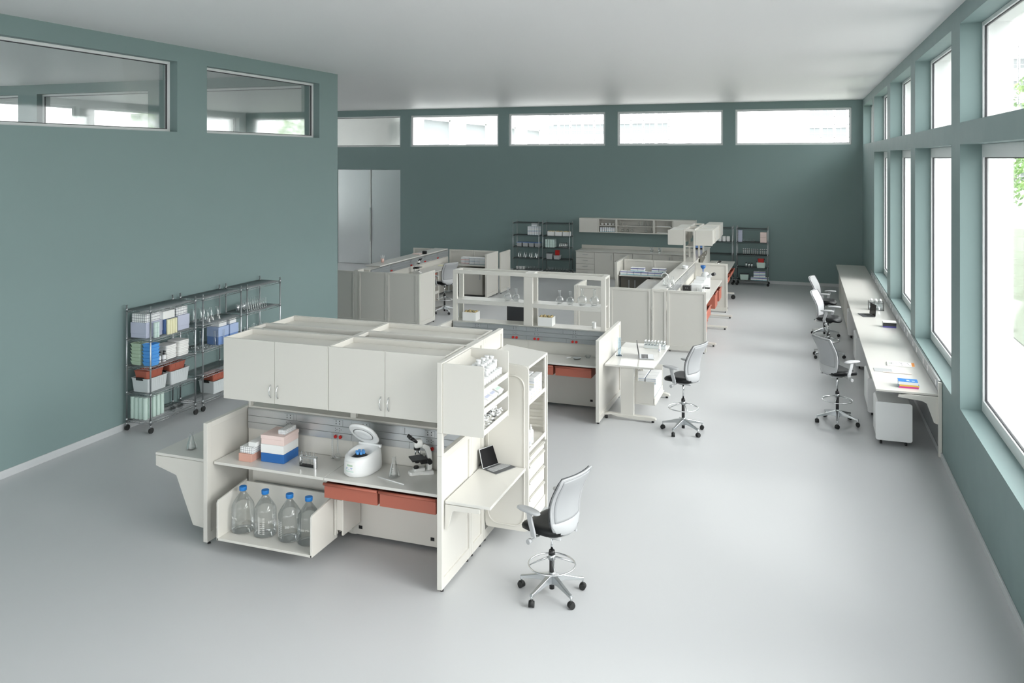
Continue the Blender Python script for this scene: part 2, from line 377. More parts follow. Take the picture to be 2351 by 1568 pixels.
def power_rail(label,ax,c,side,s0,s1,z0,z1,units,valves=True,group='grey power rails on the benches',mat='rail'):
    "ax = axis the rail runs along; c = plane of its back; side = direction it faces"
    n=3; h=(z1-z0)/n
    mid=(s0+s1)/2
    loc=(mid,c,z0) if ax=='x' else (c,mid,z0)
    t=thing('power_rail',label,'power rail',loc,group=group)
    k0,k1=sorted((c,c+side*.022))
    def bx(mb,p,q,r,tt,a=k0,b=k1):
        a,b=min(a,b),max(a,b)
        mb.box(p,q,a,b,r,tt) if ax=='x' else mb.box(a,b,p,q,r,tt)
    body=MB()
    for k in range(n):
        cuts=[s0,s1] if k==1 else [s0]+([s0+(s1-s0)*q for q in((.24,.5,.74) if k==2 else (.24,.5,.76))])+[s1]
        for p,q in zip(cuts,cuts[1:]): bx(body,p+.0015,q-.0015,z0+h*k+.0015,z0+h*(k+1)-.0015)
    body.build('rail_body',mat,t,w=True,bev=.0015)
    bx2=MB(); bx(bx2,s0,s1,z1,z1+.012,c,c+side*.03); bx2.build('rail_cap','alu',t,w=True)
    for u in units:
        o=MB(); bx(o,u-.058,u+.058,z0+h*2+.004,z1-.002,c+side*.02,c+side*.030); b=o.build('outlet_block',mat,t,w=True,bev=.002)
        d=MB()
        for i in(-.022,.022):
            for j in(.03,.058): bx(d,u+i-.0045,u+i+.0045,z0+h*2+j-.006,z0+h*2+j+.006,c+side*.030,c+side*.0312)
        d.build('socket_slot','black',b,w=False) if False else d.build('socket_slot','black',t,w=True)
        e=MB()
        for i in(-.026,.026):
            for dx,dz in((-.010,.012),(-.010,-.012),(.010,0)): bx(e,u+i+dx-.0035,u+i+dx+.0035,z0+h*1.5+dz-.0035,z0+h*1.5+dz+.0035,c+side*.022,c+side*.0235)
        e.build('port','black',t,w=True)
        if valves:
            for i in(-.030,.030):
                v=MB(); zc=z0+h*.55
                pa=(u+i,c+side*.022,zc) if ax=='x' else (c+side*.022,u+i,zc)
                pb=(u+i,c+side*.040,zc) if ax=='x' else (c+side*.040,u+i,zc)
                v.tube([pa,pb],.019,n=14); v.build('valve_cap','red',t,w=True)
    return t
def spine(label,ax,c0,c1,s0,s1,zs,posts,rack=None,shelf_z=None,group=None,solid_end=True,pw=.035):
    """core frame of a bench. ax = axis it runs along. zs = height of the solid part.
    rack=(z_top): open frame above it"""
    mid=(s0+s1)/2
    loc=(mid,(c0+c1)/2,0) if ax=='x' else ((c0+c1)/2,mid,0)
    t=thing('bench_frame',label,'bench frame',loc,group=group)
    def bx(mb,p,q,r,tt,a=c0,b=c1):
        mb.box(p,q,a,b,r,tt) if ax=='x' else mb.box(a,b,p,q,r,tt)
    core=MB()
    for p,q in zip(posts,posts[1:]):
        bx(core,p+.002,q-.002,.05,zs-.47,c0,c0+.02); bx(core,p+.002,q-.002,.05,zs-.47,c1-.02,c1)
        bx(core,p+.002,q-.002,zs-.466,zs-.24,c0+.0,c0+.02); bx(core,p+.002,q-.002,zs-.466,zs-.24,c1-.02,c1)
        bx(core,p+.002,q-.002,zs-.238,zs-.03,c0+.006,c0+.02); bx(core,p+.002,q-.002,zs-.238,zs-.03,c1-.02,c1-.006)
    core.build('back_panel','lam',t,w=True)
    top=MB(); bx(top,s0,s1,zs-.03,zs); top.build('sill','lam',t,w=True,bev=.003)
    for x in posts:
        lo=max(s0,x-pw); hi=min(s1,x+pw)
        pm_=MB(); 
        zt=rack or zs
        if rack:
            bx(pm_,lo,hi,zs,rack-.0625,c0,c0+.05); bx(pm_,lo,hi,zs,rack-.0625,c1-.05,c1)
        bx(pm_,lo,hi,.04,zs-.031,c0+.004,c1-.004)
        pm_.build('upright','lam',t,w=True,bev=.003)
    if rack:
        tb=MB()
        bx(tb,s0,s1,rack-.062,rack,c0,c0+.045); bx(tb,s0,s1,rack-.062,rack,c1-.045,c1)
        for x in posts:
            lo=max(s0,x-pw); hi=min(s1,x+pw); bx(tb,lo,hi,rack-.04,rack-.001,c0+.0455,c1-.0455)
        tb.build('top_rail','lam',t,w=True,bev=.003)
        if shelf_z:
            for x0,x1 in zip(posts,posts[1:]):
                sh=MB(); bx(sh,x0+.03,x1-.03,shelf_z-.02,shelf_z,c0+.004,c1-.004); bx(sh,x0+.03,x1-.03,shelf_z-.072,shelf_z-.02,c0+.001,c0+.02); bx(sh,x0+.03,x1-.03,shelf_z-.072,shelf_z-.02,c1-.02,c1-.001)
                sh.build('shelf','lamtop',t,w=True,bev=.002)
    return t
def worktop(label,x0,x1,y0,y1,z=.88,th=.03,group='laminate worktops of the benches',name='worktop'):
    o=B(x0-(x0+x1)/2,x1-(x0+x1)/2,y0-(y0+y1)/2,y1-(y0+y1)/2,-th,0).build(name,'lamtop',loc=((x0+x1)/2,(y0+y1)/2,z),bev=.004)
    return tag(o,label,'worktop',group)
def bow_handle(root,x,y,z0,z1,side=-1,ax='y'):
    P=[]
    for k in range(9):
        f=k/8; d=.034*math.sin(PI*f)**.7 if 0<f<1 else 0
        P.append((x,y+side*d,z0+(z1-z0)*f) if ax=='y' else (x+side*d,y,z0+(z1-z0)*f))
    return MB().tube(P,.005,n=8).build('door_handle','chrome',root,w=False)
def overhead(label,x0,x1,y0,y1,z0,z1,front,group='overhead cabinets on the nearest bench',doors=True):
    "open-topped wall cabinet, doors on side `front` (-1 = y0, +1 = y1)"
    cx=(x0+x1)/2; yf=y0 if front<0 else y1
    t=thing('overhead_cabinet',label,'cabinet',(cx,(y0+y1)/2,z0),group=group)
    ya,yb=(y0+.022,y1) if front<0 else (y0,y1-.022)
    c=MB(); c.box(x0,x0+.018,ya,yb,z0,z1); c.box(x1-.018,x1,ya,yb,z0,z1); c.box(x0+.018,x1-.018,ya,yb,z0,z0+.018)
    c.box(x0+.018,x1-.018,ya,yb,z1-.075,z1-.058); bk=(yb-.018,yb) if front<0 else (ya,ya+.018); c.box(x0+.018,x1-.018,bk[0],bk[1],z0+.018,z1)
    fr=(ya,ya+.018) if front<0 else (yb-.018,yb); c.box(x0+.018,x1-.018,fr[0],fr[1],z1-.058,z1-.004)
    c.build('cabinet_body','lam',t,w=True,bev=.0015)
    L=t.location
    for a,b,hx in((x0+.001,cx-.002,cx-.045),(cx+.002,x1-.001,cx+.045)):
        y_=(y0,y0+.02) if front<0 else (y1-.02,y1)
        d=B(a,b,y_[0],y_[1],z0-.002,z1).build('door','lam',t,w=True,bev=.003)
        bow_handle(d,hx-L.x,yf-L.y,.06,.20,front)
    return t
def hanging_bin(label,x0,x1,y0,y1,z0,z1,col='terra',group='terracotta drawers hanging under worktops',ax='y',dark='terradark',name='hanging_bin'):
    t=thing(name,label,'bin',((x0+x1)/2,(y0+y1)/2,z0),group=group)
    m=MB(); w=.006
    if ax=='y':
        m.box(x0,x1,y0,y0+w,z0,z1); m.box(x0,x0+w,y0+w,y1,z0,z1-.01); m.box(x1-w,x1,y0+w,y1,z0,z1-.01); m.box(x0+w,x1-w,y1-w,y1,z0,z1-.01); m.box(x0+w,x1-w,y0+w,y1-w,z0,z0+w)
        m.build('drawer_box',col,t,w=True,bev=.002)
        MB().tube([(x0-.006,y0-.008,z1-.012),(x1+.006,y0-.008,z1-.012)],.016,n=10).build('lip',col,t,w=True)
    else: # front faces +x
        m.box(x1-w,x1,y0,y1,z0,z1); m.box(x0,x1-w,y0,y0+w,z0,z1-.01); m.box(x0,x1-w,y1-w,y1,z0,z1-.01); m.box(x0,x0+w,y0+w,y1-w,z0,z1-.01); m.box(x0+w,x1-w,y0+w,y1-w,z0,z0+w)
        m.build('drawer_box',col,t,w=True,bev=.002)
        MB().tube([(x1+.008,y0-.004,z1-.012),(x1+.008,y1+.004,z1-.012)],.014,n=10).build('lip',col,t,w=True)
    return t
# ---------------------------------------------------------------- nearest bench (A)
AX0,AX1=-6.07,-3.32; AYS=8.0; AYB=8.33
AP=[AX0,-4.685,AX1]
spine('tall open core frame of the nearest bench, carrying the overhead cabinets','x',AYS,AYB,AX0,AX1,1.325,AP,rack=2.226)
end_panel('tall right end panel of the nearest bench, cut by an open window','x',-3.32,-3.268,7.24,7.985,2.226,upper=(1.325,1.325,1.58))
end_panel('narrow middle end panel of the nearest bench beside the tall right panel','x',-3.32,-3.268,7.99,8.335,2.226)
t=thing('end_panel','tall rear end panel of the nearest bench behind the hanging tower','panel',(-3.294,8.65,0),group='framed end panels of the benches')
f=MB(); i=MB(); framed(f,None,'x',-3.32,-3.268,8.34,8.965,.035,.90,.05,.014,.10); framed(f,i,'x',-3.32,-3.268,8.34,8.965,.90,2.226,.05,.014,.05)
f.build('panel_frame','lam',t,w=True,bev=.003); i.build('infill','lam',t,w=True); feet(t,[(-3.294,8.42),(-3.294,8.88)])
end_panel('low left divider of the nearest bench between worktop and wing table','x',-6.125,-6.072,7.30,8.335,1.325,b=.06)
worktop('left worktop of the nearest bench holding coloured boxes and test tubes',-6.07,-4.687,7.405,7.98)
worktop('right worktop of the nearest bench holding the centrifuge and microscope',-4.683,-3.325,7.405,7.98)
worktop('rear worktop of the nearest bench behind the overhead cabinets',-6.07,-3.325,8.36,8.93)
power_rail('silver power rail above the nearest worktop, with red caps behind the centrifuge','x',AYS,-1,-6.06,-3.33,1.07,1.295,[-5.50,-4.86,-4.52,-3.74],valves=False)
for u_,n_ in((-4.86,'red valve caps behind the volumetric flask'),(-3.74,'red valve caps behind the microscope')):
    for k,dx in enumerate((-.030,.030)):
        tag(MB().tube([(0,0,0),(0,-.018,0)],.019,n=14).build('valve_cap','red',loc=(u_+dx,AYS-.022,1.105)),('left ' if k==0 else 'right ')+'red valve cap of the pair on the near power rail '+('behind the flask' if u_<-4 else 'behind the microscope'),'valve','red valve caps on the near rail')
overhead('front left overhead cabinet of the nearest bench, two flush doors',-6.012,-4.688,7.49,7.995,1.558,2.225,-1)
overhead('front right overhead cabinet of the nearest bench, ending at the tall panel',-4.684,-3.352,7.49,7.995,1.558,2.225,-1)
overhead('rear left overhead cabinet of the nearest bench, open top seen',-6.012,-4.688,8.335,8.84,1.558,2.225,1)
overhead('rear right overhead cabinet of the nearest bench, beside the tall end panel',-4.684,-3.352,8.335,8.84,1.558,2.225,1)
hanging_bin('left terracotta drawer under the nearest worktop',-4.705,-4.085,7.45,7.93,.655,.812)
hanging_bin('right terracotta drawer under the nearest worktop, below the microscope',-4.055,-3.43,7.45,7.93,.655,.812)
for k,x in enumerate((-4.59,-3.72)):
    tag(B(-.022,.022,-.003,0,-.018,.018).build('socket','black',loc=(x,AYS,.13)),('left' if k==0 else 'right')+' small black socket low on the nearest bench back panel','socket','black sockets')
# apron and carrier of the pull-out rack
t=thing('rack_carrier','laminate carrier bracket under the left nearest worktop','bracket',(-5.2,7.80,.4))
c=MB(); c.box(-5.86,-4.72,7.80,7.82,.56,.845); c.box(-5.86,-5.80,7.80,7.82,.50,.56); c.build('apron','lam',t,w=True,bev=.002)
MB().box(-4.66,-4.60,7.62,7.64,.25,.57).box(-4.60,-4.58,7.62,7.98,.2,.60).box(-4.68,-4.66,7.6,7.98,.2,.58).build('side_bracket','lam',t,w=True,bev=.002)
t=thing('bottle_rack','low pull-out laminate rack holding four large glass bottles','rack',(-5.26,7.42,.143))
x0,x1,y0,y1=-5.86,-4.69,7.19,7.68
MB().box(x0,x1,y0,y1,.143,.168).build('base_shelf','lam',t,w=True,bev=.003)
for x in(x0,x1-.018):
    MB().prism([(y0,.143),(y1,.143),(y1,.62),(y0+.02,.565),(y0,.54)],x-.002,x+.02,'x').build('side_plate','lam',t,w=True,bev=.003)
MB().box(x0+.02,x1-.02,y1-.018,y1,.168,.60).build('back_plate','lam',t,w=True)
MB().box(x1,x1+.03,y1-.03,y1-.01,.2,.26).box(x1,x1+.03,y1-.03,y1-.01,.48,.56).build('catch','lam',t,w=True)
MB().box(x0+.05,x1-.05,7.682,7.80,.52,.56).build('slide','alu',t,w=True)
# left wing table
t=thing('wing_table','small wing table cantilevered left of the nearest bench, flask on it','table',(-6.5,7.86,0),group='cantilevered wing tables')
B(-6.885,-6.128,7.42,8.32,.85,.88).build('tabletop','lamtop',t,w=True,bev=.003)
for y in(7.425,8.27):
    MB().prism([(-6.885,.845),(-6.885,.73),(-6.60,.655),(-6.37,.133),(-6.13,.11),(-6.13,.845)],y,y+.025,'y').build('bracket','lam',t,w=True,bev=.002)
MB().box(-6.15,-6.128,7.44,7.47,.88,.99).build('stop','lam',t,w=True)
# right wing table
t=thing('wing_table','wing table cantilevered right of the nearest bench, tablet computer on it','table',(-3.03,8.0,0),group='cantilevered wing tables')
B(-3.262,-2.79,7.30,8.355,.85,.88).build('tabletop','lamtop',t,w=True,bev=.004)
t.children[0].location=(0,0,0)
for y in(7.30,8.30):
    MB().prism([(-3.262,.845),(-2.90,.845),(-2.90,.80),(-3.17,.79),(-3.19,.77),(-3.235,.60),(-3.262,.60)],y,y+.03,'y').build('bracket','lam',t,w=True,bev=.003)
# organiser with three sloping trays
t=thing('tray_organizer','hanging organizer with three sloped trays on the tall end panel','organizer',(-3.05,7.6,1.55))
for y in(7.255,7.945):
    MB().rbox(-3.266,-2.84,y,y+.014,1.545,2.222,.012,ax='y').build('side_plate','lam',t,w=True,bev=.002)
B(-3.266,-3.250,7.27,7.945,1.56,2.215).build('back_plate','lam',t,w=True)
for k,z in enumerate((1.965,1.775,1.575)):
    # tray falls towards +x
    a=MB(); h=.10
    a.prism([(-3.25,z+.16),(-2.865,z-.015),(-2.845,z-.015),(-2.845,z+.040),(-2.853,z+.040),(-2.86,z+.0),(-3.25,z+.172)],7.27,7.945,'y')
    a.build('sloped_tray','lam',t,w=True)
# hanging tower
t=thing('storage_tower','tall hanging storage tower with open shelves and drawers beside nearest bench','cabinet',(-3.01,8.76,.17))
X0,X1,Y0,Y1,Z0,Z1=-3.262,-2.762,8.372,9.07,.185,1.965
MB().rbox(X0,X1,Y0,Y0+.022,Z0,Z1,.05,ax='y',n=5).build('front_side','lam',t,w=True,bev=.004)
mf=MB(); q=mf.rrect(X0+.035,X1-.05,Z0+.055,Z1-.11,.12,8)
pts=[(a,Y0-.004,b) for a,b in q]; mf.tube(pts,.009,n=8,closed=True); mf.build('moulded_edge','lam',t,w=True)
MB().prism([(X0,Z1-.018),(X1,Z1-.03),(X1,Z1-.002),(X0,Z1+.055)],Y0+.01,Y1,'y').build('sloped_top','lamtop',t,w=True,bev=.004)
MB().box(X0,X1,Y1-.02,Y1,Z0,Z1-.03).build('far_side','lam',t,w=True)
MB().box(X0,X0+.015,Y0+.022,Y1-.02,Z0,Z1).build('back_plate','lam',t,w=True)
rm=MB()
for z in [1.02+.085*k for k in range(11)]: rm.box(X0+.02,X1-.03,Y1-.045,Y1-.022,z,z+.028)
rm.build('shelf_runners','lam',t,w=True,bev=.004)
MB().box(X1-.02,X1-.002,Y1-.09,Y1-.05,.98,Z1-.03).build('stile','lam',t,w=True,bev=.003)
for z in(1.56,1.05): MB().box(X0+.015,X1-.005,Y0+.022,Y1-.045,z,z+.014).box(X1-.012,X1,Y0+.022,Y1-.05,z-.018,z+.024).build('shelf','lam',t,w=True,bev=.002)
for k,(za,zb) in enumerate(((.90,.985),(.72,.89),(.54,.71),(.36,.53))):
    d=MB().box(X0+.03,X1-.012,Y0+.03,Y1-.10,za,zb-.01).build('drawer','lam',t,w=True,bev=.003)
    MB().tube([(X1-.005,Y0+.04,zb-.022),(X1-.005,Y1-.11,zb-.022)],.012,n=8).build('drawer_pull','lam',t,w=True)
MB().box(X0+.02,X1-.02,Y0+.03,Y1-.03,Z0+.02,.34).build('kick_bin','lam',t,w=True)
# ---------------------------------------------------------------- middle bench (B)
BX0,BX1=-5.835,-3.075; BYS=13.395; BYB=13.725
BP=[BX0,-4.43,BX1]
spine('open shelving frame of the middle bench holding round flasks','x',BYS,BYB,BX0,BX1,1.325,BP,rack=2.222,shelf_z=1.708,pw=.080)
end_panel('low right divider of the middle bench in front of the height-adjustable desk','x',-3.065,-3.01,12.66,14.30,1.325)
end_panel('low left divider of the middle bench, mostly behind cabinets','x',-5.90,-5.845,12.66,14.30,1.325)
worktop('left worktop of the middle bench partly behind the storage tower',-5.84,-4.435,12.80,13.37)
worktop('right worktop of the middle bench with a dish and a small tube',-4.43,-3.07,12.80,13.37)
worktop('rear worktop of the middle bench with a dark monitor on it',-5.84,-3.07,13.75,14.28)
power_rail('grey power rail of the middle bench with four outlet blocks','x',BYS,-1,-5.82,-3.09,1.085,1.305,[-5.36,-4.66,-4.27,-3.60],valves=False,mat='railgrey')
for u_ in(-4.66,-4.27,-3.60):
    for k,dx in enumerate((-.032,.032)):
        tag(MB().tube([(0,0,0),(0,-.018,0)],.021,n=14).build('valve_cap','red',loc=(u_+dx,BYS-.022,1.115)),('left ' if k==0 else 'right ')+{-4.66:'red cap of the leftmost pair',-4.27:'red cap of the middle pair',-3.60:'red cap of the rightmost pair'}[u_]+' on the middle bench rail','valve','red valve caps on the middle rail')
hanging_bin('left terracotta drawer under the middle bench, partly behind the tower',-4.43,-3.825,12.86,13.3,.665,.82)
hanging_bin('right terracotta drawer under the middle bench worktop',-3.785,-3.185,12.86,13.3,.665,.82)
tag(B(-.022,.022,-.003,0,-.018,.018).build('socket','black',loc=(-3.314,BYS,.148)),'small black socket low on the middle bench back panel','socket','black sockets')
# height-adjustable table with laptop
t=thing('adjustable_table','white T-foot table beside the middle bench, laptop on it','table',(-2.6,13.85,0))
B(-3.0,-2.21,13.0,14.68,.85,.88).build('tabletop','lamtop',t,w=True,bev=.004)
for y in(13.02,14.45):
    MB().box(-2.74,-2.53,y,y+.07,.06,.85).build('leg','lam',t,w=True,bev=.006)
    MB().prism([(-3.04,.075),(-2.95,.10),(-2.25,.09),(-2.19,.075),(-2.17,.05),(-2.19,.035),(-2.45,.03),(-2.80,.05),(-2.90,.075),(-3.04,.05)],y-.005,y+.075,'y').build('foot','lam',t,w=True,bev=.006)
    for x in(-2.98,-2.23): MB().cyl(x,y+.035,0,.045,.022,n=10).build('glide','black',t,w=True)
B(-2.9,-2.35,13.6,13.65,.78,.85).build('crossbar','lam',t,w=True)
t=thing('hanging_box','open laminate box under the white table, full of small cartons','box',(-2.36,13.6,.3),group=None)
x0,x1,y0,y1=-2.62,-2.22,13.12,14.0
c=MB().box(x0,x1,y0,y0+.018,.27,.62); c.box(x0,x0+.018,y0,y1,.27,.62); c.box(x0,x1,y1-.018,y1,.27,.70); c.box(x0,x1+.02,y0,y1,.25,.27); c.build('box_body','lam',t,w=True,bev=.003)
MB().box(x1-.01,x1,y0,y1,.27,.36).build('front_lip','lam',t,w=True)
MB().box(x0+.05,x0+.1,y0+.2,y0+.24,.27,.85).box(x0+.05,x0+.1,y1-.2,y1-.16,.27,.85).build('hanger','lam',t,w=True)
# ---------------------------------------------------------------- left far bench (C)
CZ=1.325; YC0=18.40
G='framed panels of the far left bench'
end_panel('near panel of the far left bench, cut off by the wall corner','y',YC0,YC0+.05,-11.60,-10.745,CZ,G)
end_panel('second panel of the far left bench, left of the microscope','y',YC0,YC0+.05,-10.63,-9.812,CZ,G)
end_panel('third panel of the far left bench, below the microscope','y',YC0,YC0+.05,-9.808,-8.975,CZ,G)
tag(B(-.05,.05,0,.3,0,CZ).build('post','lam',loc=(-10.69,YC0+.005,.03),bev=.003),'narrow post between the first two panels of the far left bench','post')
tag(B(-.03,.03,0,.05,0,CZ-.02).build('post','lam',loc=(-8.94,YC0,.02),bev=.003),'corner post of the far left bench at the bright side panel','post')
end_panel('bright side panel of the far left bench facing the windows','x',-8.95,-8.905,YC0+.052,19.31,CZ,G)
spine('long core frame of the far left bench running towards the back wall','y',-10.80,-10.50,18.75,23.75,CZ,[18.75,20.4,22.1,23.75])
power_rail('grey power rail of the far left bench above its worktop','y',-10.50,1,18.8,23.7,1.12,1.31,[19.9,21.1,22.0,22.9],mat='railgrey')
o=worktop('raised ledge shelf along the far left bench with a pink cup',-10.93,-10.49,19.3,23.7,1.36,.03,None,'ledge_shelf')
worktop('long worktop of the far left bench with a microscope',-10.475,-9.87,18.46,23.3,.96)
worktop('left worktop of the far left bench behind the ledge shelf',-11.5,-10.83,18.46,23.3,.96)
hanging_bin('terracotta drawer under the far left worktop beside the chair',-10.4,-9.92,20.9,21.6,.72,.90,ax='x')
GB='framed back panels of the far left bench'
end_panel('back panel of the far left bench directly behind the ledge shelf','y',23.80,23.85,-10.49,-9.68,CZ,GB)
end_panel('back panel of the far left bench behind the pale cartons','y',23.80,23.85,-9.67,-8.92,CZ,GB)
end_panel('back panel of the far left bench left of the ledge shelf','y',23.80,23.85,-11.75,-10.95,CZ,GB)
end_panel('side panel of the far left bench right of the pale cartons','x',-8.915,-8.86,22.87,23.86,CZ,GB)
end_panel('last narrow side panel of the far left bench, furthest right','x',-8.83,-8.78,23.88,24.75,CZ-.05,GB)
worktop('cross worktop of the far left bench under the pale cartons',-9.86,-8.97,23.05,23.78,.96)
t=thing('base_cabinet','beige base cabinet under the cross worktop of the far left bench','cabinet',(-9.35,23.5,0))
B(-9.78,-9.10,23.14,23.75,.05,.86).build('cabinet_body','lam',t,w=True); B(-9.775,-9.105,23.12,23.14,.06,.85).build('door','lam',t,w=True,bev=.003); B(-9.19,-9.17,23.10,23.12,.52,.68).build('door_handle','alu',t,w=True)
t=thing('leg_frame','low white stretcher frame under the far left worktop','frame',(-10.0,20.5,0))
MB().box(-10.42,-9.95,18.9,18.95,.05,.93).build('leg','lam',t,w=True); MB().box(-10.0,-9.95,18.95,21.8,.28,.36).build('stretcher','lam',t,w=True); MB().box(-10.42,-9.95,21.8,21.85,.05,.93).build('leg','lam',t,w=True)
# ---------------------------------------------------------------- right far bench (D)
YD=18.0; G='framed near panels of the far right bench'
end_panel('wide near panel of the far right bench, left of the narrow spine panel','y',YD,YD+.05,-4.03,-3.125,CZ,G)
end_panel('narrow spine panel of the far right bench','y',YD,YD+.05,-3.11,-2.785,CZ,G)
end_panel('wide near panel of the far right bench, right of the narrow spine panel','y',YD,YD+.05,-2.77,-1.93,CZ,G)
end_panel('near panel seen through the middle shelving frame','y',YD+.02,YD+.07,-4.79,-4.05,CZ,G)
end_panel('short side panel seen through the middle shelving frame','x',-4.86,-4.80,YD,18.95,CZ,G)
spine('long core frame of the far right bench','y',-3.08,-2.80,18.055,27.2,1.30,[18.055,20.5,23.1,25.2,27.2])
worktop('glossy raised spine shelf of the far right bench with bottles',-3.11,-2.78,18.055,27.2,1.335,.03,None,'spine_shelf')
power_rail('pale power rail of the far right bench facing the desk','y',-2.80,1,18.2,23.0,1.07,1.29,[19.0,20.2,21.4],valves=False)
worktop('long right worktop of the far right bench with the white instrument',-2.775,-2.05,18.06,22.97,.88)
worktop('second right worktop of the far right bench beyond the divider',-2.775,-2.02,23.1,27.3,.88)
end_panel('cross divider between the right worktops of the far right bench','y',23.0,23.06,-2.775,-1.905,CZ,G)
worktop('left worktop of the far right bench with mottled reflections',-4.00,-3.12,18.06,22.55,.88)
worktop('cross worktop of the far right bench stacked with blue-striped cartons',-4.80,-3.12,22.57,23.12,.95)
G='framed back panels behind the blue-striped cartons'
end_panel('left back panel behind the blue-striped cartons','y',23.15,23.2,-4.77,-3.95,CZ,G)
end_panel('right back panel behind the blue-striped cartons','y',23.15,23.2,-3.94,-3.12,CZ,G)
end_panel('side panel left of the blue-striped cartons','x',-4.87,-4.81,22.38,23.2,CZ,G)
end_panel('far side panel beyond the blue-striped cartons','x',-4.87,-4.81,23.22,24.1,CZ,G)
t=thing('base_cabinet','shaded knee space under the blue-striped cartons, shade given by its dark colour','cabinet',(-4,22.9,0))
B(-4.78,-4.03,22.72,23.12,.05,.90).build('cabinet_body','taupe',t,w=True)  # dark block whose colour stands in for shade in the knee space
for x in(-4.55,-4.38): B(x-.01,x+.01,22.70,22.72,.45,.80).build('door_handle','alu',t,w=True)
# upper frame and cabinets
t=thing('bench_frame','slim overhead rack standing on the glossy spine shelf','rack',(-2.94,24.2,1.335))
for y in(23.1,24.2,25.3):
    for x in(-3.10,-2.83): B(x,x+.05,y,y+.07,1.335,2.226).build('upright','lam',t,w=True,bev=.003)
    B(-3.05,-2.83,y,y+.07,2.17,2.226).build('cross_rail','lam',t,w=True)
for x in(-3.10,-2.83): B(x,x+.05,23.17,25.37,2.17,2.226).build('top_rail','lam',t,w=True,bev=.003)
B(-3.05,-2.83,23.17,25.3,1.72,1.75).build('shelf','lamtop',t,w=True)
def side_cab(label,x0,x1,y0,y1):
    t=thing('hanging_cabinet',label,'cabinet',((x0+x1)/2,(y0+y1)/2,1.79),group='hanging cabinets of the far right bench')
    MB().rbox(x0,x1,y0,y0+.02,1.785,2.205,.02,ax='y').build('end_plate','lam',t,w=True,bev=.003)
    MB().box(x0+.02,x1-.02,y0+.02,y1,1.80,2.19).build('cabinet_body','lam',t,w=True)
side_cab('left hanging cabinet of the far right bench, nearer end',-3.53,-3.105,23.1,24.15)
side_cab('left hanging cabinet of the far right bench, further end',-3.47,-3.105,24.17,25.3)
side_cab('right hanging cabinet of the far right bench, nearest of three',-2.775,-2.31,23.1,23.9)
side_cab('right hanging cabinet of the far right bench, middle of three',-2.775,-2.31,23.92,25.2)
side_cab('right hanging cabinet of the far right bench, furthest of three',-2.775,-2.31,25.22,26.5)
o=MB().prism([(24.1,1.10),(24.6,1.10),(25.9,1.26),(25.9,1.36),(25.5,1.38),(24.1,1.38)],-2.77,-2.755,'x'); o.M=Matrix()
tag(o.build('rail_plate','taupe',w=True,loc=(-2.76,25,1.2)),'taupe metal plate with screws beside the glossy spine shelf','plate')
for k,(y,z) in enumerate(((24.7,1.30),(25.4,1.22),(25.4,1.33))):
    tag(MB().tube([(0,0,0),(.012,0,0)],.02,n=8).build('screw','white',loc=(-2.755,y,z)),'pale screw on the taupe metal plate','screw','screws on the taupe plate')
# red units under the right worktops
GR='red drawers under the far right worktops'
hanging_bin('tall red drawer nearest under the far right worktop',-2.25,-1.99,18.25,18.7,.34,.60,'terra',GR,'x')
hanging_bin('short red drawer above the nearest tall one at the far right worktop',-2.25,-1.97,18.25,19.3,.62,.84,'terra',GR,'x')
hanging_bin('deep red drawer in the middle under the far right worktop',-2.28,-2.02,20.8,21.4,.48,.84,'terra',GR,'x')
hanging_bin('red drawer just before the cross divider under the worktop',-2.28,-1.99,21.5,22.15,.55,.84,'terra',GR,'x')
hanging_bin('small red drawer beyond the cross divider',-2.4,-1.95,23.6,24.4,.70,.84,'terra',GR,'x')
hanging_bin('furthest red drawer beyond the cross divider',-2.4,-1.95,24.6,26.0,.74,.84,'terra',GR,'x')
def tfoot(label,y,x1=-1.78):
    t=thing('table_support',label,'table leg',(-2.3,y,0),group='T-shaped legs under the far right worktops')
    B(-2.40,-2.30,y,y+.06,.06,.85).build('column','lam',t,w=True,bev=.005)
    B(-2.7,x1,y,y+.06,.035,.085).build('foot_bar','lam',t,w=True,bev=.012)
    MB().cyl(x1-.06,y+.03,0,.035,.02,n=8).build('glide','black',t,w=True)
tfoot('nearest T-shaped leg under the far right worktop',18.75,-1.80); tfoot('middle T-shaped leg under the far right worktop',20.7,-1.72); tfoot('third T-shaped leg under the far right worktop, before the divider',22.2,-1.72)
t=thing('mobile_cart','white cart on black casters behind the cross divider','cart',(-2.2,24.2,0))
B(-2.7,-1.95,23.3,23.36,.16,.20).build('cart_rail','lam',t,w=True); B(-2.7,-1.90,25.25,25.32,.16,.20).build('cart_rail','lam',t,w=True); B(-2.6,-2.5,23.3,25.3,.16,.84).build('cart_body','lam',t,w=True)
for x,y in((-1.98,23.33),(-1.93,25.28)): MB().tube([(x,y-.02,.065),(x,y+.02,.065)],.065,n=14).build('caster_wheel','rubber',t,w=True); 
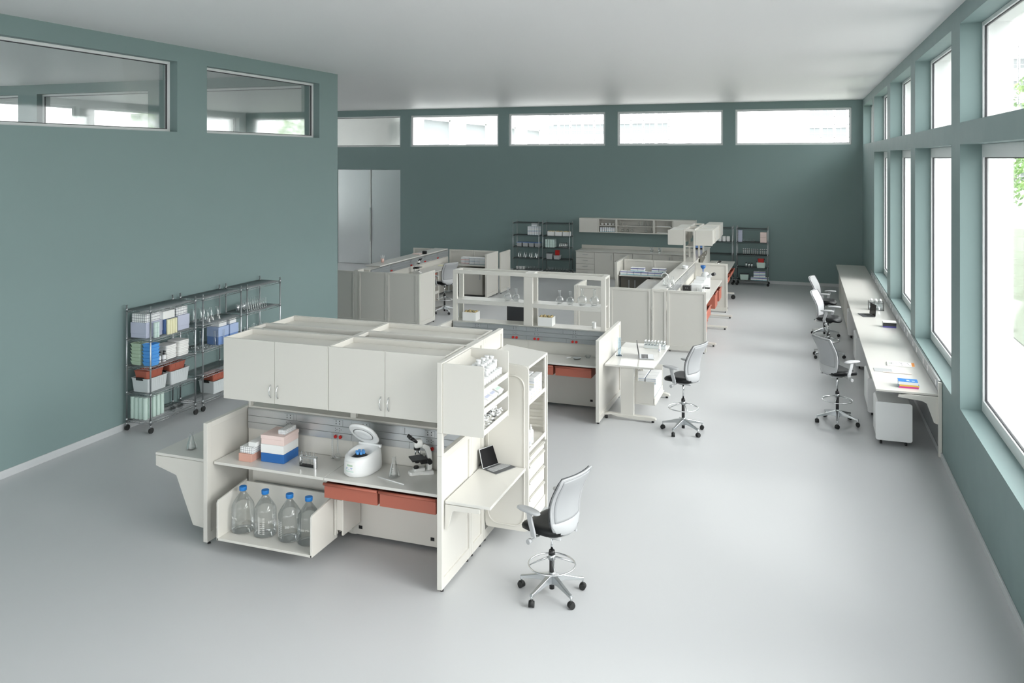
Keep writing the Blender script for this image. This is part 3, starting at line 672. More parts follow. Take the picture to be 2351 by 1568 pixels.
# ---------------------------------------------------------------- casework on the back wall
GW='base cabinets along the back wall'
W=.6715; bx=-7.493; kinds=['drawers','door','drawers3','drawers3','door','drawers3']
names=['leftmost base cabinet on the back wall, four drawers','second base cabinet from the left on the back wall, one door','third base cabinet from the left on the back wall','fourth base cabinet from the left on the back wall','fifth base cabinet from the left on the back wall, one door','sixth base cabinet from the left on the back wall','rightmost base cabinet on the back wall behind the overhead rack']
for k,kind in enumerate(kinds):
    a=bx+W*k; b=a+W
    t=thing('base_cabinet',names[k],'cabinet',((a+b)/2,28.4,0),group=GW)
    B(a+.002,b-.002,28.03,28.8,.08,.925).build('cabinet_body','lam',t,w=True); B(a+.002,b-.002,28.08,28.8,0,.08).build('plinth','lam',t,w=True)
    if kind=='door':
        d=B(a+.006,b-.006,28.0,28.02,.09,.915).build('door','lam',t,w=True,bev=.003); B(b-.09,b-.075,27.985,28.0,.66,.84).build('door_handle','alu',t,w=True)
    else:
        zs=[.09,.30,.50,.71,.915] if kind=='drawers' else [.09,.36,.63,.915]
        for za,zb in zip(zs,zs[1:]):
            B(a+.006,b-.006,28.0,28.02,za+.006,zb-.006).build('drawer','lam',t,w=True,bev=.003); B((a+b)/2-.09,(a+b)/2+.09,27.975,28.0,zb-.09,zb-.08).build('drawer_pull','alu',t,w=True)
worktop('long worktop along the back wall',-7.50,-3.43,27.98,28.8,.955)
tag(B(-2.02,2.02,-.02,0,0,.13).build('backsplash','lam',loc=(-5.465,28.81,.957),bev=.003),'low backsplash behind the back wall worktop','backsplash')
GC='wall cabinets on the back wall'
for k,(a,b,kind,lab) in enumerate(((-7.485,-6.805,'door','leftmost wall cabinet on the back wall, closed'),(-6.80,-6.15,'open','open wall cabinet with white cups and cartons'),(-6.145,-4.83,'open','wide open wall cabinet filled with glass flasks'),(-4.825,-4.17,'open','open wall cabinet left of the closed right one'),(-4.165,-3.41,'door','rightmost wall cabinet on the back wall, closed'))):
    t=thing('wall_cabinet',lab,'cabinet',((a+b)/2,28.6,1.57),group=GC)
    c=MB(); c.box(a,a+.03,28.45,28.8,1.57,2.07); c.box(b-.03,b,28.45,28.8,1.57,2.07); c.box(a+.03,b-.03,28.45,28.8,1.57,1.6); c.box(a+.03,b-.03,28.45,28.8,2.04,2.07); c.box(a+.03,b-.03,28.78,28.8,1.6,2.04)
    c.build('cabinet_body','lam',t,w=True,bev=.002)
    if kind=='door': B(a+.002,b-.002,28.43,28.45,1.57,2.07).build('door','lam',t,w=True,bev=.003)
    else: B(a+.03,b-.03,28.46,28.78,1.81,1.83).build('shelf','lam',t,w=True)
# ---------------------------------------------------------------- window bench
t=thing('window_bench','long pale bench top under the windows','bench',(1.42,20.2,0))
B(1.005,1.835,12.90,27.55,.85,.88).build('bench_top','lamtop',t,w=True,bev=.004)
for y in(12.87,16.4,19.9,23.4,27.0):
    MB().prism([(1.835,.845),(1.45,.845),(1.30,.83),(1.29,.80),(1.60,.77),(1.66,.74),(1.75,.48),(1.80,.46),(1.835,.46)],y,y+.025,'y').build('bracket','lam',t,w=True,bev=.002)
    B(1.80,1.845,y-.05,y,.02,1.06 if y<13 else .84).build('support_post','lam',t,w=True,bev=.003)
t2=power_rail('long metal power rail behind the window bench','y',1.848,-1,12.9,25.2,.885,1.06,[],valves=False,mat='railgrey')
for k in range(19):
    y=13.2+k*.64+(.18 if k%2 else 0)
    B(1.815,1.827,y-.035,y+.035,.94,1.02).build('outlet','white',t2,w=True)
tag(B(-.004,.004,-7.2,7.2,0,.72).build('modesty_panel','railgrey',loc=(1.84,20.2,.09)),'grey backing panel below the window bench','panel')
def pedestal(label,x,y,h=.56,w=.49,d=.55):
    t=thing('mobile_pedestal',label,'pedestal',(x,y,0),group='white pedestals under the window bench')
    MB().rbox(-w/2,w/2,-d/2,-d/2+.02,.075,.075+h,.035,ax='y',n=6).build('front_plate','white',t,bev=.004)
    MB().rbox(-w/2+.01,w/2-.01,-d/2+.02,d/2,.085,.065+h,.03,ax='y',n=6).build('pedestal_body','white',t)
    for a in(-1,1):
        for b in(-1,1): MB().tube([(a*w*.34-.014,b*d*.34,.035),(a*w*.34+.014,b*d*.34,.035)],.035,n=14).build('caster_wheel','rubber',t)
pedestal('white pedestal nearest the camera under the window bench',1.265,13.42)
pedestal('second white pedestal under the window bench, behind the front chair',1.25,14.95,d=.9)
pedestal('third white pedestal under the window bench, beside the middle chairs',1.25,18.1,d=.9)
pedestal('fourth white pedestal under the window bench, furthest white one',1.25,20.9,d=.5)
for k,y in enumerate((22.4,24.0,25.6)):
    t=thing('base_cabinet',['nearest','middle','furthest'][k]+' beige cabinet under the far window bench','cabinet',(1.3,y,0),group='cabinets under the window bench')
    B(1.06,1.80,y-.75,y+.75,.03,.845).build('cabinet_body','lam',t,w=True,bev=.003)
    for s in(-1,1):
        B(1.035,1.058,y+s*.37-.36,y+s*.37+.36,.05,.835).build('door','lam',t,w=True,bev=.003)
# ================================================================ CHAIRS  (local: sitter faces +x)
def make_chair(h,label):
    t=thing('drafting_chair',label,'chair',group='grey and black drafting chairs')
    MB().cyl(0,0,.10,.215,.038,.032,n=20).build('base_hub','alu',t)
    for k in range(5):
        a=math.radians(18+72*k); ca,sa=math.cos(a),math.sin(a); R=[]
        for r,wd,zb,zt in((.025,.034,.115,.20),(.12,.026,.125,.175),(.27,.019,.105,.132),(.322,.019,.095,.122)):
            R.append([(ca*r-sa*w,sa*r+ca*w,z) for w,z in((-wd,zb),(wd,zb),(wd*.75,zt),(-wd*.75,zt))])
        MB().rings(R,sm=False).build('base_leg','alu',t,bev=.004)
        x,y=ca*.315,sa*.315; c=MB(); c.cyl(x,y,.055,.11,.009,n=8); cw=c.build('caster','alu',t)
        th=a+1.1+k; dx,dy=math.cos(th),math.sin(th)
        for s in(-1,1):
            w=MB(); w.tube([(x+dx*s*.006,y+dy*s*.006,.030),(x+dx*s*.026,y+dy*s*.026,.030)],.030,n=16); w.build('wheel','rubber',cw)
        w=MB(); w.tube([(x-dx*.014,y-dy*.014,.036),(x+dx*.014,y+dy*.014,.036)],.033,n=12); w.build('wheel_hood','rubber',cw)
    MB().cyl(0,0,.05,.40+h*.7,.024,n=18).build('gas_column','black',t)
    MB().cyl(0,0,.40+h*.7,.60+h,.013,n=14).build('piston','chrome',t)
    zr=.335+h*.55
    MB().cyl(0,0,zr-.005,zr+.045,.034,n=18).build('ring_collar','alu',t)
    MB().cyl(0,0,zr+.045,zr+.085,.032,.028,n=16).build('ring_knob','black',t)
    P=[(math.cos(2*PI*k/40)*.225,math.sin(2*PI*k/40)*.225,zr-.05) for k in range(40)]
    MB().tube(P,.0085,n=8,closed=True).build('foot_ring','chrome',t)
    for k in range(4):
        a=PI/4+k*PI/2; MB().tube([(math.cos(a)*.03,math.sin(a)*.03,zr+.02),(math.cos(a)*.12,math.sin(a)*.12,zr-.01),(math.cos(a)*.222,math.sin(a)*.222,zr-.05)],.008,n=6,r2=.005).build('ring_spoke','alu',t)
    zs=.655+h  # seat underside
    m=MB(); m.rings([[(x*sx,y*sy,z) for x,y in m.rrect(-.13,.12,-.10,.10,.05)] for z,sx,sy in((zs-.075,.55,.6),(zs-.045,.9,.9),(zs-.01,1.1,1.1))]); m.build('tilt_mechanism','black',t)
    # seat cushion
    R=[]
    for z,s,fx in((-.012,.90,0),(.0,.97,0),(.03,1.0,0),(.055,.975,0),(.068,.90,0),(.073,.70,0),(.074,.45,0),(.074,.15,0)):
        ring=[]
        for k in range(40):
            a=2*PI*k/40; ca,sa=math.cos(a),math.sin(a); e=.62
            x=(abs(ca)**e)*(1 if ca>=0 else -1)*.245*s+.02; y=(abs(sa)**e)*(1 if sa>=0 else -1)*(.240-.02*(x<0)*abs(x)*3)*s
            zz=zs+z-max(0,x-.13)**2*2.4-(.02*(1-(y/.24)**2) if z>.05 else 0)
            ring.append((x,y,zz))
        R.append(ring)
    MB().rings(R).build('seat','seat',t)
    # backrest shell
    def bx(tt): # height 0..1 -> x offset (S profile)
        return -.215-.035*math.sin(PI*min(1,tt*1.15))*-1 - .10*tt**2.2
    def hw(tt): return .200+.045*max(0,tt)**.8+.012*math.sin(PI*tt)
    def surf(u,tt,off):
        q=abs(2*tt-1); rr=(1-max(0,(q-.80)/.20)**2.6)**(1/2.6) if q<1 else 0
        w=hw(tt)*(.88+.12*rr) if q>.8 else hw(tt)
        w*= (1 if q<.8 else 1)
        return (bx(tt)+.055*u*u*(1-.4*tt)-off,u*w,.69+h+tt*.545)
    NU,NV=14,18
    def shell(u0,u1,t0,t1,off,th):
        m=MB(); A=[];Bk=[]
        for j in range(NV+1):
            tt=t0+(t1-t0)*j/NV
            ring=[surf(u0+(u1-u0)*i/NU,tt,off) for i in range(NU+1)]+[surf(u1-(u1-u0)*i/NU,tt,off+th) for i in range(NU+1)]
            A.append(ring)
        m.rings(A); return m
    shell(-1,1,.02,1,0,.018).build('back_frame','chairgrey',t,bev=0)
    shell(-.86,.86,.17,.955,.0185,.006).build('back_mesh','mesh',t)
    shell(-.86,.86,.17,.955,-.004,.003).build('front_mesh','mesh',t)
    P=[surf(u,tt,.017) for u,tt in [(-1,.10+.80*k/10) for k in range(11)]]+[surf(-1+2*k/12,.995,.017) for k in range(13)]+[surf(1,.90-.80*k/10,.017) for k in range(11)]
    MB().tube(P,.009,n=8).build('back_rim','chairgrey',t)
    P=[surf(u,tt,-.004) for u,tt in [(-1.02,.10+.80*k/10) for k in range(11)]]+[surf(-1+2*k/12,1.003,-.004) for k in range(13)]+[surf(1.02,.90-.80*k/10,-.004) for k in range(11)]
    MB().tube(P,.0045,n=6).build('back_piping','darkgrey',t)
    # lower yoke
    R=[]
    for tt in(-.10,-.04,.04,.12,.20):
        w=.135+.08*max(0,min(1,(tt+.1)/.2)); off=.030 if tt<.15 else .018
        x0=bx(max(0,tt))+(.03 if tt<-.05 else 0)
        ring=[(x0+.05*(i/8-.0)**2*0-.0+.055*((i-4)/4)**2-off,w*(i-4)/4,.69+h+tt*.545) for i in range(9)]
        ring+=[(p[0]+.028,p[1],p[2]) for p in reversed(ring)]; R.append(ring)
    MB().rings(R).build('lumbar_yoke','chairgrey',t,bev=.004)
    for s in(-1,1):
        MB().tube([(-.20,s*.13,zs-.03),(-.12,s*.14,zs-.035),(.02,s*.12,zs-.035)],.014,n=8).build('back_arm','chairgrey',t)
        # armrest
        R=[]
        for f,x,y,z in((0,.02,.20,zs-.03),(.15,.0,.285,zs-.01),(.3,-.005,.30,zs+.04),(.7,.03,.30,zs+.15),(1,.045,.298,zs+.215)):
            R.append([(x+dx,s*(y+dy),z) for dx,dy in((-.028,-.011),(.028,-.011),(.028,.011),(-.028,.011))])
        ar=MB().rings(R,sm=False).build('arm_post','chairgrey',t,bev=.006)
        m=MB(); R=[]
        for z,s_ in((.0,.80),(.012,1.0),(.026,.96),(.032,.75)):
            ring=[]
            for k in range(24):
                a=2*PI*k/24; ca,sa=math.cos(a),math.sin(a)
                ring.append((.06+math.copysign(abs(ca)**.75,ca)*.135*s_,s*.285+math.copysign(abs(sa)**.8,sa)*.047*s_,zs+.213+z-.012*(ca<0)*abs(ca)))
            R.append(ring)
        m.rings(R).build('armrest','greyplastic',t)
    MB().tube([(.02,.10,zs-.035),(.03,.30,zs-.05)],.007,n=8).build('lever','greyplastic',t)
    MB().tube([(.03,.29,zs-.05),(.032,.33,zs-.052)],.024,n=14).build('lever_knob','greyplastic',t)
    MB().tube([(.02,-.10,zs-.035),(.03,-.30,zs-.05)],.007,n=8).build('lever','greyplastic',t)
    MB().tube([(.03,-.29,zs-.05),(.032,-.33,zs-.052)],.024,n=14).build('lever_knob','greyplastic',t)
    return t
FA=math.atan2(.35,-.937)
c0=make_chair(0,'grey-backed drafting chair with black seat at the nearest bench'); c0.location=(-2.275,7.61,0); c0.rotation_euler=(0,0,FA)
c1=make_chair(.15,'raised drafting chair beside the white T-foot table'); c1.location=(-1.72,12.80,0); c1.rotation_euler=(0,0,FA)
c2=dup(c1,(-9.15,20.45,0),math.atan2(.45,-.9),'drafting chair at the far left bench, half hidden by the shelving frame')
c3=dup(c1,(.53,14.02,0),math.atan2(.55,.83),'nearest drafting chair at the window bench')
c4=dup(c1,(.52,18.55,0),math.atan2(-.28,.96),'middle drafting chair at the window bench, overlapping the furthest one')
c5=dup(c1,(.50,20.75,0),math.atan2(-.28,.96),'furthest drafting chair at the window bench')
# ================================================================ WIRE SHELVING
LEV=[.17,.585,1.0,1.42,1.865]
def make_rack(wmat,pmat,w=.983,d=.46,H=1.93):
    t=thing('wire_shelving_unit','','shelving')
    for x in(0,w):
        for y in(0,d):
            p=MB(); p.cyl(x,y,.12,H,.0125,n=12)
            for z in LEV: p.cyl(x,y,z-.025,z+.025,.017,n=12)
            p.cyl(x,y,H,H+.008,.015,n=12); p.build('post',pmat,t)
            c=MB(); c.cyl(x,y,.085,.13,.012,n=8); c.box(x-.02,x+.02,y-.006,y+.006,.06,.09); cc=c.build('caster',pmat,t)
            MB().tube([(x+.01,y-.013,.045),(x+.01,y+.013,.045)],.045,n=16).build('wheel','rubber',cc)
    for z in LEV:
        m=MB(); r=.0032
        def rod(a,b,r_=r): m.tube([a,b],r_,n=4)
        for y in(0,d):
            rod((0,y,z),(w,y,z),.0045); rod((0,y,z-.035),(w,y,z-.035),.004)
            n=22
            for k in range(n): x0=w*k/n; x1=w*(k+1)/n; rod((x0,y,z-.035 if k%2 else z),(x1,y,z if k%2 else z-.035),.0025)
        for x in(0,w):
            rod((x,0,z),(x,d,z),.0045); rod((x,0,z-.035),(x,d,z-.035),.004)
            for k in range(10): y0=d*k/10; y1=d*(k+1)/10; rod((x,y0,z-.035 if k%2 else z),(x,y1,z if k%2 else z-.035),.0025)
        for k in range(1,40): x=w*k/40; rod((x,0,z+.003),(x,d,z+.003),.0026)
        for y in(d*.25,d*.5,d*.75): rod((0,y,z-.003),(w,y,z-.003),.004)
        m.build('wire_shelf',wmat,t)
    return t
r0=make_rack('wire','wire'); GS='chromed wire shelving units along the left wall'
# along the left wall: local x -> world +y, local y(depth) -> world -x
for k,(y,l) in enumerate(((9.985,'nearest wire shelving unit on the left wall, full of white boxes and bins'),(11.145,'middle wire shelving unit on the left wall, with pale blue boxes'),(12.30,'furthest wire shelving unit on the left wall, with rows of cylinders'))):
    if k==0: r0.location=(-9.36,y,0); r0.rotation_euler=(0,0,PI/2); r0['label']=l; r0['group']=GS
    else: dup(r0,(-9.36,y,0),PI/2,l)
r1=make_rack('darkwire','wire'); GS2='dark wire shelving units against the back wall'
for k,(x,l) in enumerate(((-9.885,'leftmost wire shelving unit on the back wall'),(-8.755,'second wire shelving unit from the left on the back wall'),(-3.16,'wire shelving unit on the back wall partly behind the hanging cabinets'),(-2.04,'rightmost wire shelving unit on the back wall'))):
    if k==0: r1.location=(x,28.15,0); r1['label']=l; r1['group']=GS2
    else: dup(r1,(x,28.15,0),0,l)
# ================================================================ SMALL THINGS
def lath(name,prof,mat,n=20,parent=None,**k): return MB().lathe(prof,n=n,**k).build(name,mat,parent)
def erlen(h=.19,R=.065,r=.02,mat='labglass',name='conical_flask'):
    def f():
        t=thing(name,'','flask')
        MB().lathe([(R*.85,0),(R,.006),(R*.98,.02),(R*.72,h*.38),(r*1.15,h*.74),(r,h*.80),(r,h*.97),(r*1.22,h)],n=24).build('flask_body',mat,t)
        s=MB(); 
        for k in range(6): s.box(-.003-.006,.009,-R*(.93-.09*k)-.002,-R*(.93-.09*k)-.001,h*(.1+.07*k),h*(.1+.07*k)+.002)
        s.build('graduation','white',t); return t
    return f
def roundf(h=.18,R=.055,r=.016,mat='labglass',name='round_flask'):
    def f():
        t=thing(name,'','flask'); P=[(R*.45,0),(R*.5,.002)]
        for k in range(1,13):
            a=-PI/2+.52+(PI-.52-.30)*k/12; P.append((R*math.cos(a),R*.90+R*math.sin(a)))
        P+= [(r,R*1.95),(r,h-.006),(r*1.25,h)]
        MB().lathe(P,n=24).build('flask_body',mat,t); 
        MB().lathe([(r*1.25,h-.004),(r*1.32,h),(r*1.2,h+.003)],n=20).build('flask_lip',mat,t); return t
    return f
def cylinder_grad(h=.28,r=.017,mat='labglass',name='measuring_cylinder'):
    def f():
        t=thing(name,'','cylinder'); MB().lathe([(r*1.9,0),(r*1.9,.008),(r,.016),(r,h-.006),(r*1.2,h)],n=18).build('cylinder_body',mat,t)
        s=MB()
        for k in range(9): s.box(-r*.3,r*.4,-r-.001,-r-.0003,h*(.15+.08*k),h*(.15+.08*k)+.0018)
        s.build('graduation','white',t); return t
    return f
def beaker(h=.12,r=.045,mat='labglass',name='beaker'):
    def f():
        t=thing(name,'','beaker'); MB().lathe([(r*.9,0),(r,.006),(r,h-.01),(r*1.1,h)],n=20).build('beaker_body',mat,t)
        s=MB(); s.box(-.008,.012,-r-.001,-r-.0003,h*.3,h*.33).box(-.008,.012,-r-.001,-r-.0003,h*.5,h*.53); s.build('graduation','white',t); return t
    return f
def carton(name,mat,w,d,h,cat='box',lid=None,bev=.004):
    def f():
        if lid:
            t=thing(name,'',cat); B(-w/2,w/2,-d/2,d/2,0,h-lid[0]).build('box_body',mat,t,bev=bev); B(-w/2-.004,w/2+.004,-d/2-.004,d/2+.004,h-lid[0],h).build('box_lid',lid[1] if len(lid)>1 else mat,t,bev=bev); return t
        o=B(-w/2,w/2,-d/2,d/2,0,h).build(name,mat,bev=bev); return tag(o,'',cat)
    return f
def tub(name,mat,w,d,h,rim=.012,handle=None,flare=.86,cat='bin',ribs=0):
    "open tapered bin with rim (and lock handles)"
    def f():
        t=thing(name,'',cat); m=MB(); q=m.rrect(-w/2,w/2,-d/2,d/2,.02,3)
        R=[[(x*flare,y*flare,0) for x,y in q],[(x*.985,y*.985,h-.01) for x,y in q],[(x,y,h-.01) for x,y in q],[(x*1.03,y*1.03,h-.008) for x,y in q],[(x*1.03,y*1.03,h) for x,y in q],[(x*.96,y*.96,h) for x,y in q],[(x*flare*.96,y*flare*.96,.006) for x,y in q]]
        m.rings(R,sm=False); m.build('bin_body',mat,t)
        if ribs:
            rb=MB()
            for k in range(ribs):
                a=-w/2*.8+w*.8*k/(ribs-1)
                for s in(-1,1): rb.prism([(s*(d/2*flare+.001),.02),(s*(d/2*.985+.004),h-.015),(s*(d/2*.985-.004),h-.015),(s*(d/2*flare-.005),.02)],a-.004,a+.004,'x')
            rb.build('bin_ribs',mat,t)['kind']='stuff'
        if handle:
            for s in(-1,1): B(s*w/2*.98-.012 if s<0 else s*w/2*.98-.012,s*w/2*.98+.018,-d*.2,d*.2,h-.03,h+.012).build('lock_handle',handle,t,bev=.003)
        return t
    return f
def label_all(objs,labs,group=None):
    for o,l in zip(objs,labs):
        o['label']=l
        if group: o['group']=group
# ---------------------------------------------------------------- nearest bench
ZW=.88
def on(u,v,z=ZW): return at(u,v,z=z)
# left stack: salmon box, grid block, white box
def place(maker,label,p,rz=0,key=None,group=None,scale=None):
    if key: o=put(maker,key,tuple(p),rz,label,group,scale)
    else:
        o=maker(); o.location=tuple(p); o.rotation_euler=(0,0,rz); o['label']=label
        if group: o['group']=group
        if scale: o.scale=(scale,)*3
    return o
x,y=-5.745,7.635
place(carton('sample_box','salmon',.165,.25,.085),'salmon box at the bottom of the left stack on the nearest bench',(x,y,ZW))
place(carton('cell_block','grid',.17,.24,.07,bev=.006),'white gridded block between the salmon and white boxes',(x+.01,y+.01,ZW+.086))
place(carton('sample_box','card',.10,.25,.05),'small plain white box topmost on the left stack of the nearest bench',(x+.065,y+.04,ZW+.157))
x,y=-5.445,7.725
place(carton('storage_box','blue',.29,.29,.098,bev=.006),'deep blue box at the bottom of the three-colour stack',(x,y,ZW),.02)
place(carton('storage_box','card',.288,.29,.095,bev=.004),'white box in the middle of the three-colour stack',(x-.003,y,ZW+.099),.02)
place(carton('storage_box','pinklight',.285,.29,.10,bev=.004,lid=(.04,'pinklight')),'light pink lidded box on top of the three-colour stack',(x+.002,y+.0,ZW+.195),.02)
place(carton('cell_block','gridfine',.09,.21,.05,bev=.006),'small white gridded block on the light pink box',(x+.08,y+.02,ZW+.296),-.0)
def tube_rack():
    t=thing('test_tube_rack','polished metal rack with four test tubes on the nearest bench','rack'); m=MB(); q=m.rrect(-.105,.105,-.025,.025,.024,5)
    qi=[(a*.965,b*.88) for a,b in q]
    m.rings([[(a,b,.0) for a,b in q],[(a,b,.10) for a,b in q],[(a,b,.10) for a,b in qi],[(a,b,.004) for a,b in qi]],sm=False); 
    MB().prism(q,0,.006).build('rack_base','chrome',t)
    # front and back are open: two end straps plus rims
    for s in(-1,1): 
        st=MB(); pts=[(s*.105-s*.024+s*.024*math.cos(a),.024*math.sin(a)) for a in[math.radians(-90+15*k) for k in range(13)]]
        pts2=[(s*.081+(px-s*.081)*.9,py*.9) for px,py in pts]; st.prism(pts+pts2[::-1],0,.10); st.build('rack_end','chrome',t)
    rm=MB(); rm.rings([[(a,b,.092) for a,b in q],[(a,b,.10) for a,b in q],[(a,b,.10) for a,b in qi],[(a,b,.092) for a,b in qi]],sm=False,closed=True); rm.build('rack_rim','chrome',t)
    sp=MB(); sp.box(-.09,.09,-.001,.001,.05,.053)
    for k in range(5): sp.box(-.087+.0435*k-.002,-.087+.0435*k+.002,-.022,.022,.05,.053)
    sp.build('rack_grid','chrome',t); B(-.09,.09,-.02,.02,.006,.02).build('rack_foam','black',t); return t
p=on(707,1072); place(tube_rack,'polished metal rack with four test tubes on the nearest bench',p,-.05,scale=1.12)
for k in range(4):
    def tt():
        o=MB().lathe([(.003,0),(.009,.005),(.011,.014),(.011,.14),(.013,.143)],n=14).build('test_tube','labglass'); return tag(o,'','test tube')
    put(tt,'tt',(p.x-.072+.048*k,p.y,ZW+.023),0,ORD[k]+' test tube from the left in the metal rack on the nearest bench','test tubes in the nearest metal rack')
# volumetric flasks
place(roundf(.30,.042,.009,name='volumetric_flask'),'long-necked volumetric flask left of the centrifuge',on(776,1057))
place(cylinder_grad(.29,.012,name='measuring_cylinder'),'slim measuring cylinder just left of the volumetric flask',on(764,1052))
o=MB().tube([(-.035,0,.033),(.0,0,.033),(.03,0,.033)],.032,n=18,r2=.026).build('glass_bulb','labglass',loc=tuple(on(797,1034)),rz=.6); tag(o,'small glass bulb lying by the splashback left of the centrifuge','flask')
place(erlen(.215,.062,.019,name='conical_flask'),'clear conical flask between centrifuge and microscope',on(905,1095))
place(erlen(.19,.062,.019,name='conical_flask'),'clear conical flask on the left wing table',on(440,1031))
o=MB().tube([(-.18,0,.006),(.18,0,.006)],.006,n=8).build('glass_rod','white',loc=tuple((on(857,1093)+on(938,1117))/2),rz=math.atan2((on(938,1117)-on(857,1093)).y,(on(938,1117)-on(857,1093)).x)); tag(o,'thin white rod lying in front of the centrifuge','rod')
def centrifuge():
    t=thing('centrifuge','white benchtop centrifuge with its round lid open','centrifuge')
    def ring(s,z,tilt=0,n=36,front=1.0):
        o=[]
        for k in range(n):
            a=2*PI*k/n; ca,sa=math.cos(a),math.sin(a); e=.55 if sa>0 else .95
            x=math.copysign(abs(ca)**(.7 if sa>0 else .9),ca)*.145*s; y=math.copysign(abs(sa)**e,sa)*.185*s
            o.append((x,y,z+tilt*y))
        return o
    R=[ring(.90,0),ring(1.0,.02),ring(1.0,.06),ring(.985,.12),ring(.95,.165,.06),ring(.86,.185,.10),ring(.80,.188,.10)]
    m=MB(); m.rings(R,cap1=False)
    bowl=[]
    def circ(r,z,tilt=.10): return [(r*math.cos(2*PI*k/36),-.03+r*math.sin(2*PI*k/36),z+tilt*(-.03+r*math.sin(2*PI*k/36))) for k in range(36)]
    m.rings([R[-1],circ(.112,.188),circ(.105,.170),circ(.085,.125),circ(.05,.12)],cap0=False)
    m.build('centrifuge_body','white',t)
    MB().lathe([(.085,.11),(.088,.135),(.05,.165),(.045,.172),(.0,.172)],y=-.03,n=28).build('rotor','black',t)
    for k in range(6):
        a=2*PI*k/6+.3; MB().cyl(math.cos(a)*.032,-.03+math.sin(a)*.032,.16,.196,.013,n=12).build('tube_cap','skyblue',t)
    q=[(-.145,.13),(-.13,.16)]
    def fy(x,o):
        a=math.acos(max(-1,min(1,math.copysign(abs(x/.145)**(1/.9),x)))); return -.185*math.sin(a)**.95*1.0-o
    def wrap(m,x0,x1,z0,z1,o,n=6):
        for i in range(n):
            p,q=x0+(x1-x0)*i/n,x0+(x1-x0)*(i+1)/n
            m.add([(p,fy(p,o),z0),(q,fy(q,o),z0),(q,fy(q,o),z1),(p,fy(p,o),z1)],[(0,1,2,3)])
        return m
    pnl=wrap(MB(),-.066,.044,.045,.140,.0016,10).build('control_panel','paper',t)
    # lid: tilted shell hinged at the back
    H=Vector((0,.135,.205)); M=Matrix.Translation(H)@Matrix.Rotation(math.radians(-46),4,'X')@Matrix.Translation(-H)
    l=MB(); l.M=M
    def lr(s,z): return [(math.copysign(abs(math.cos(2*PI*k/36))**.85,math.cos(2*PI*k/36))*.135*s,-.025+math.copysign(abs(math.sin(2*PI*k/36))**.85,math.sin(2*PI*k/36))*.165*s,z) for k in range(36)]
    l.rings([lr(.9,.205),lr(1,.212),lr(1,.225),lr(.9,.238),lr(.5,.245)]); ld=l.build('lid','white',t)
    l=MB(); l.M=M; l.rings([[(.098*math.cos(2*PI*k/36),-.035+.098*math.sin(2*PI*k/36),z) for k in range(36)] for z in(.2045,.2052)]); l.build('lid_seal','darkgrey',ld)
    l=MB(); l.M=M; l.rings([[(r*math.cos(2*PI*k/36),-.035+r*math.sin(2*PI*k/36),z) for k in range(36)] for r,z in((.092,.204),(.088,.199),(.05,.197))]); l.build('lid_window','white',ld)
    b=B(-.12,.12,.12,.15,.185,.215).build('hinge','white',t,bev=.006)
    # panel details
    wrap(MB(),-.040,.020,.104,.120,.0026).build('display','sage',pnl)
    mm=MB()
    for a,z in((-.048,.090),(-.036,.090),(.002,.090),(.014,.090),(-.044,.078),(-.018,.074),(.008,.078)): wrap(mm,a-.004,a+.004,z-.003,z+.003,.0026,2)
    mm.build('buttons','midblue',pnl)
    mm=MB(); wrap(mm,-.055,.030,.054,.064,.0026,8); wrap(mm,-.060,-.052,.060,.082,.0026,2); mm.build('panel_swoosh','mint',pnl)
    return t
p=on(826,1072); place(centrifuge,'white benchtop centrifuge with its round lid open',(-4.40,7.70,ZW),-.06,scale=1.16)
def microscope():
    t=thing('microscope','','microscope')   # faces -y towards the user; optics to -y
    m=MB(); m.rings([[(x*s,y,z) for x,y in [(-.05,-.13),(-.03,-.15),(.03,-.15),(.05,-.13),(.055,-.04),(.085,.05),(.09,.10),(-.09,.10),(-.085,.05),(-.055,-.04)]] for z,s in((0,1),(.02,.98),(.035,.80))],sm=False); m.build('base','pearl',t,bev=.006)
    B(-.04,.04,-.10,.02,.03,.065).build('lamp_housing','pearl',t,bev=.01)
    R=[]
    for y,z,w,d in((.07,.03,.035,.035),(.075,.12,.028,.03),(.07,.20,.026,.03),(.045,.265,.026,.03),(.0,.295,.03,.025),(-.03,.30,.03,.02)):
        R.append([(sx*w,y+sy*d*.8,z+sy*d*.5) for sx,sy in((-1,-1),(1,-1),(1,1),(-1,1))])
    MB().rings(R,sm=False).build('arm','pearl',t,bev=.008)
    MB().cyl(0,-.07,.065,.085,.03,.024,n=20).build('lamp','black',t)
    B(-.085,.075,-.13,.02,.155,.168).build('stage','black',t,bev=.002)
    B(-.05,.05,-.03,.05,.11,.155).build('stage_carrier','black',t,bev=.004)
    MB().cyl(0,-.06,.12,.15,.025,n=16).build('condenser','black',t)
    for s in(-1,1): MB().tube([(s*.03,.06,.13),(s*.075,.06,.13)],.026,n=16).build('focus_knob','black',t)
    MB().cyl(0,-.06,.258,.285,.034,.034,n=20).build('nosepiece','black',t)
    for a,dx,dy in((0,0,-.012),(1,.02,.015),(2,-.02,.015)): MB().tube([(dx,-.06+dy,.262),(dx*1.5,-.06+dy*1.6,.205)],.010,n=10,r2=.006).build('objective','alu',t)
    MB().rings([[(x,y-.05,z) for x,y in MB().rrect(-.04*s,.04*s,-.045*s,.045*s,.018)] for z,s in((.285,.95),(.30,1),(.335,1),(.36,.8),(.366,.5))]).build('head','pearl',t)
    for s in(-1,1):
        MB().tube([(s*.027,-.07,.34),(s*.030,-.125,.385)],.0155,n=14).build('eyepiece_tube','black',t)
        MB().tube([(s*.030,-.125,.385),(s*.031,-.15,.404)],.019,n=14).build('eyepiece','black',t)
    return t
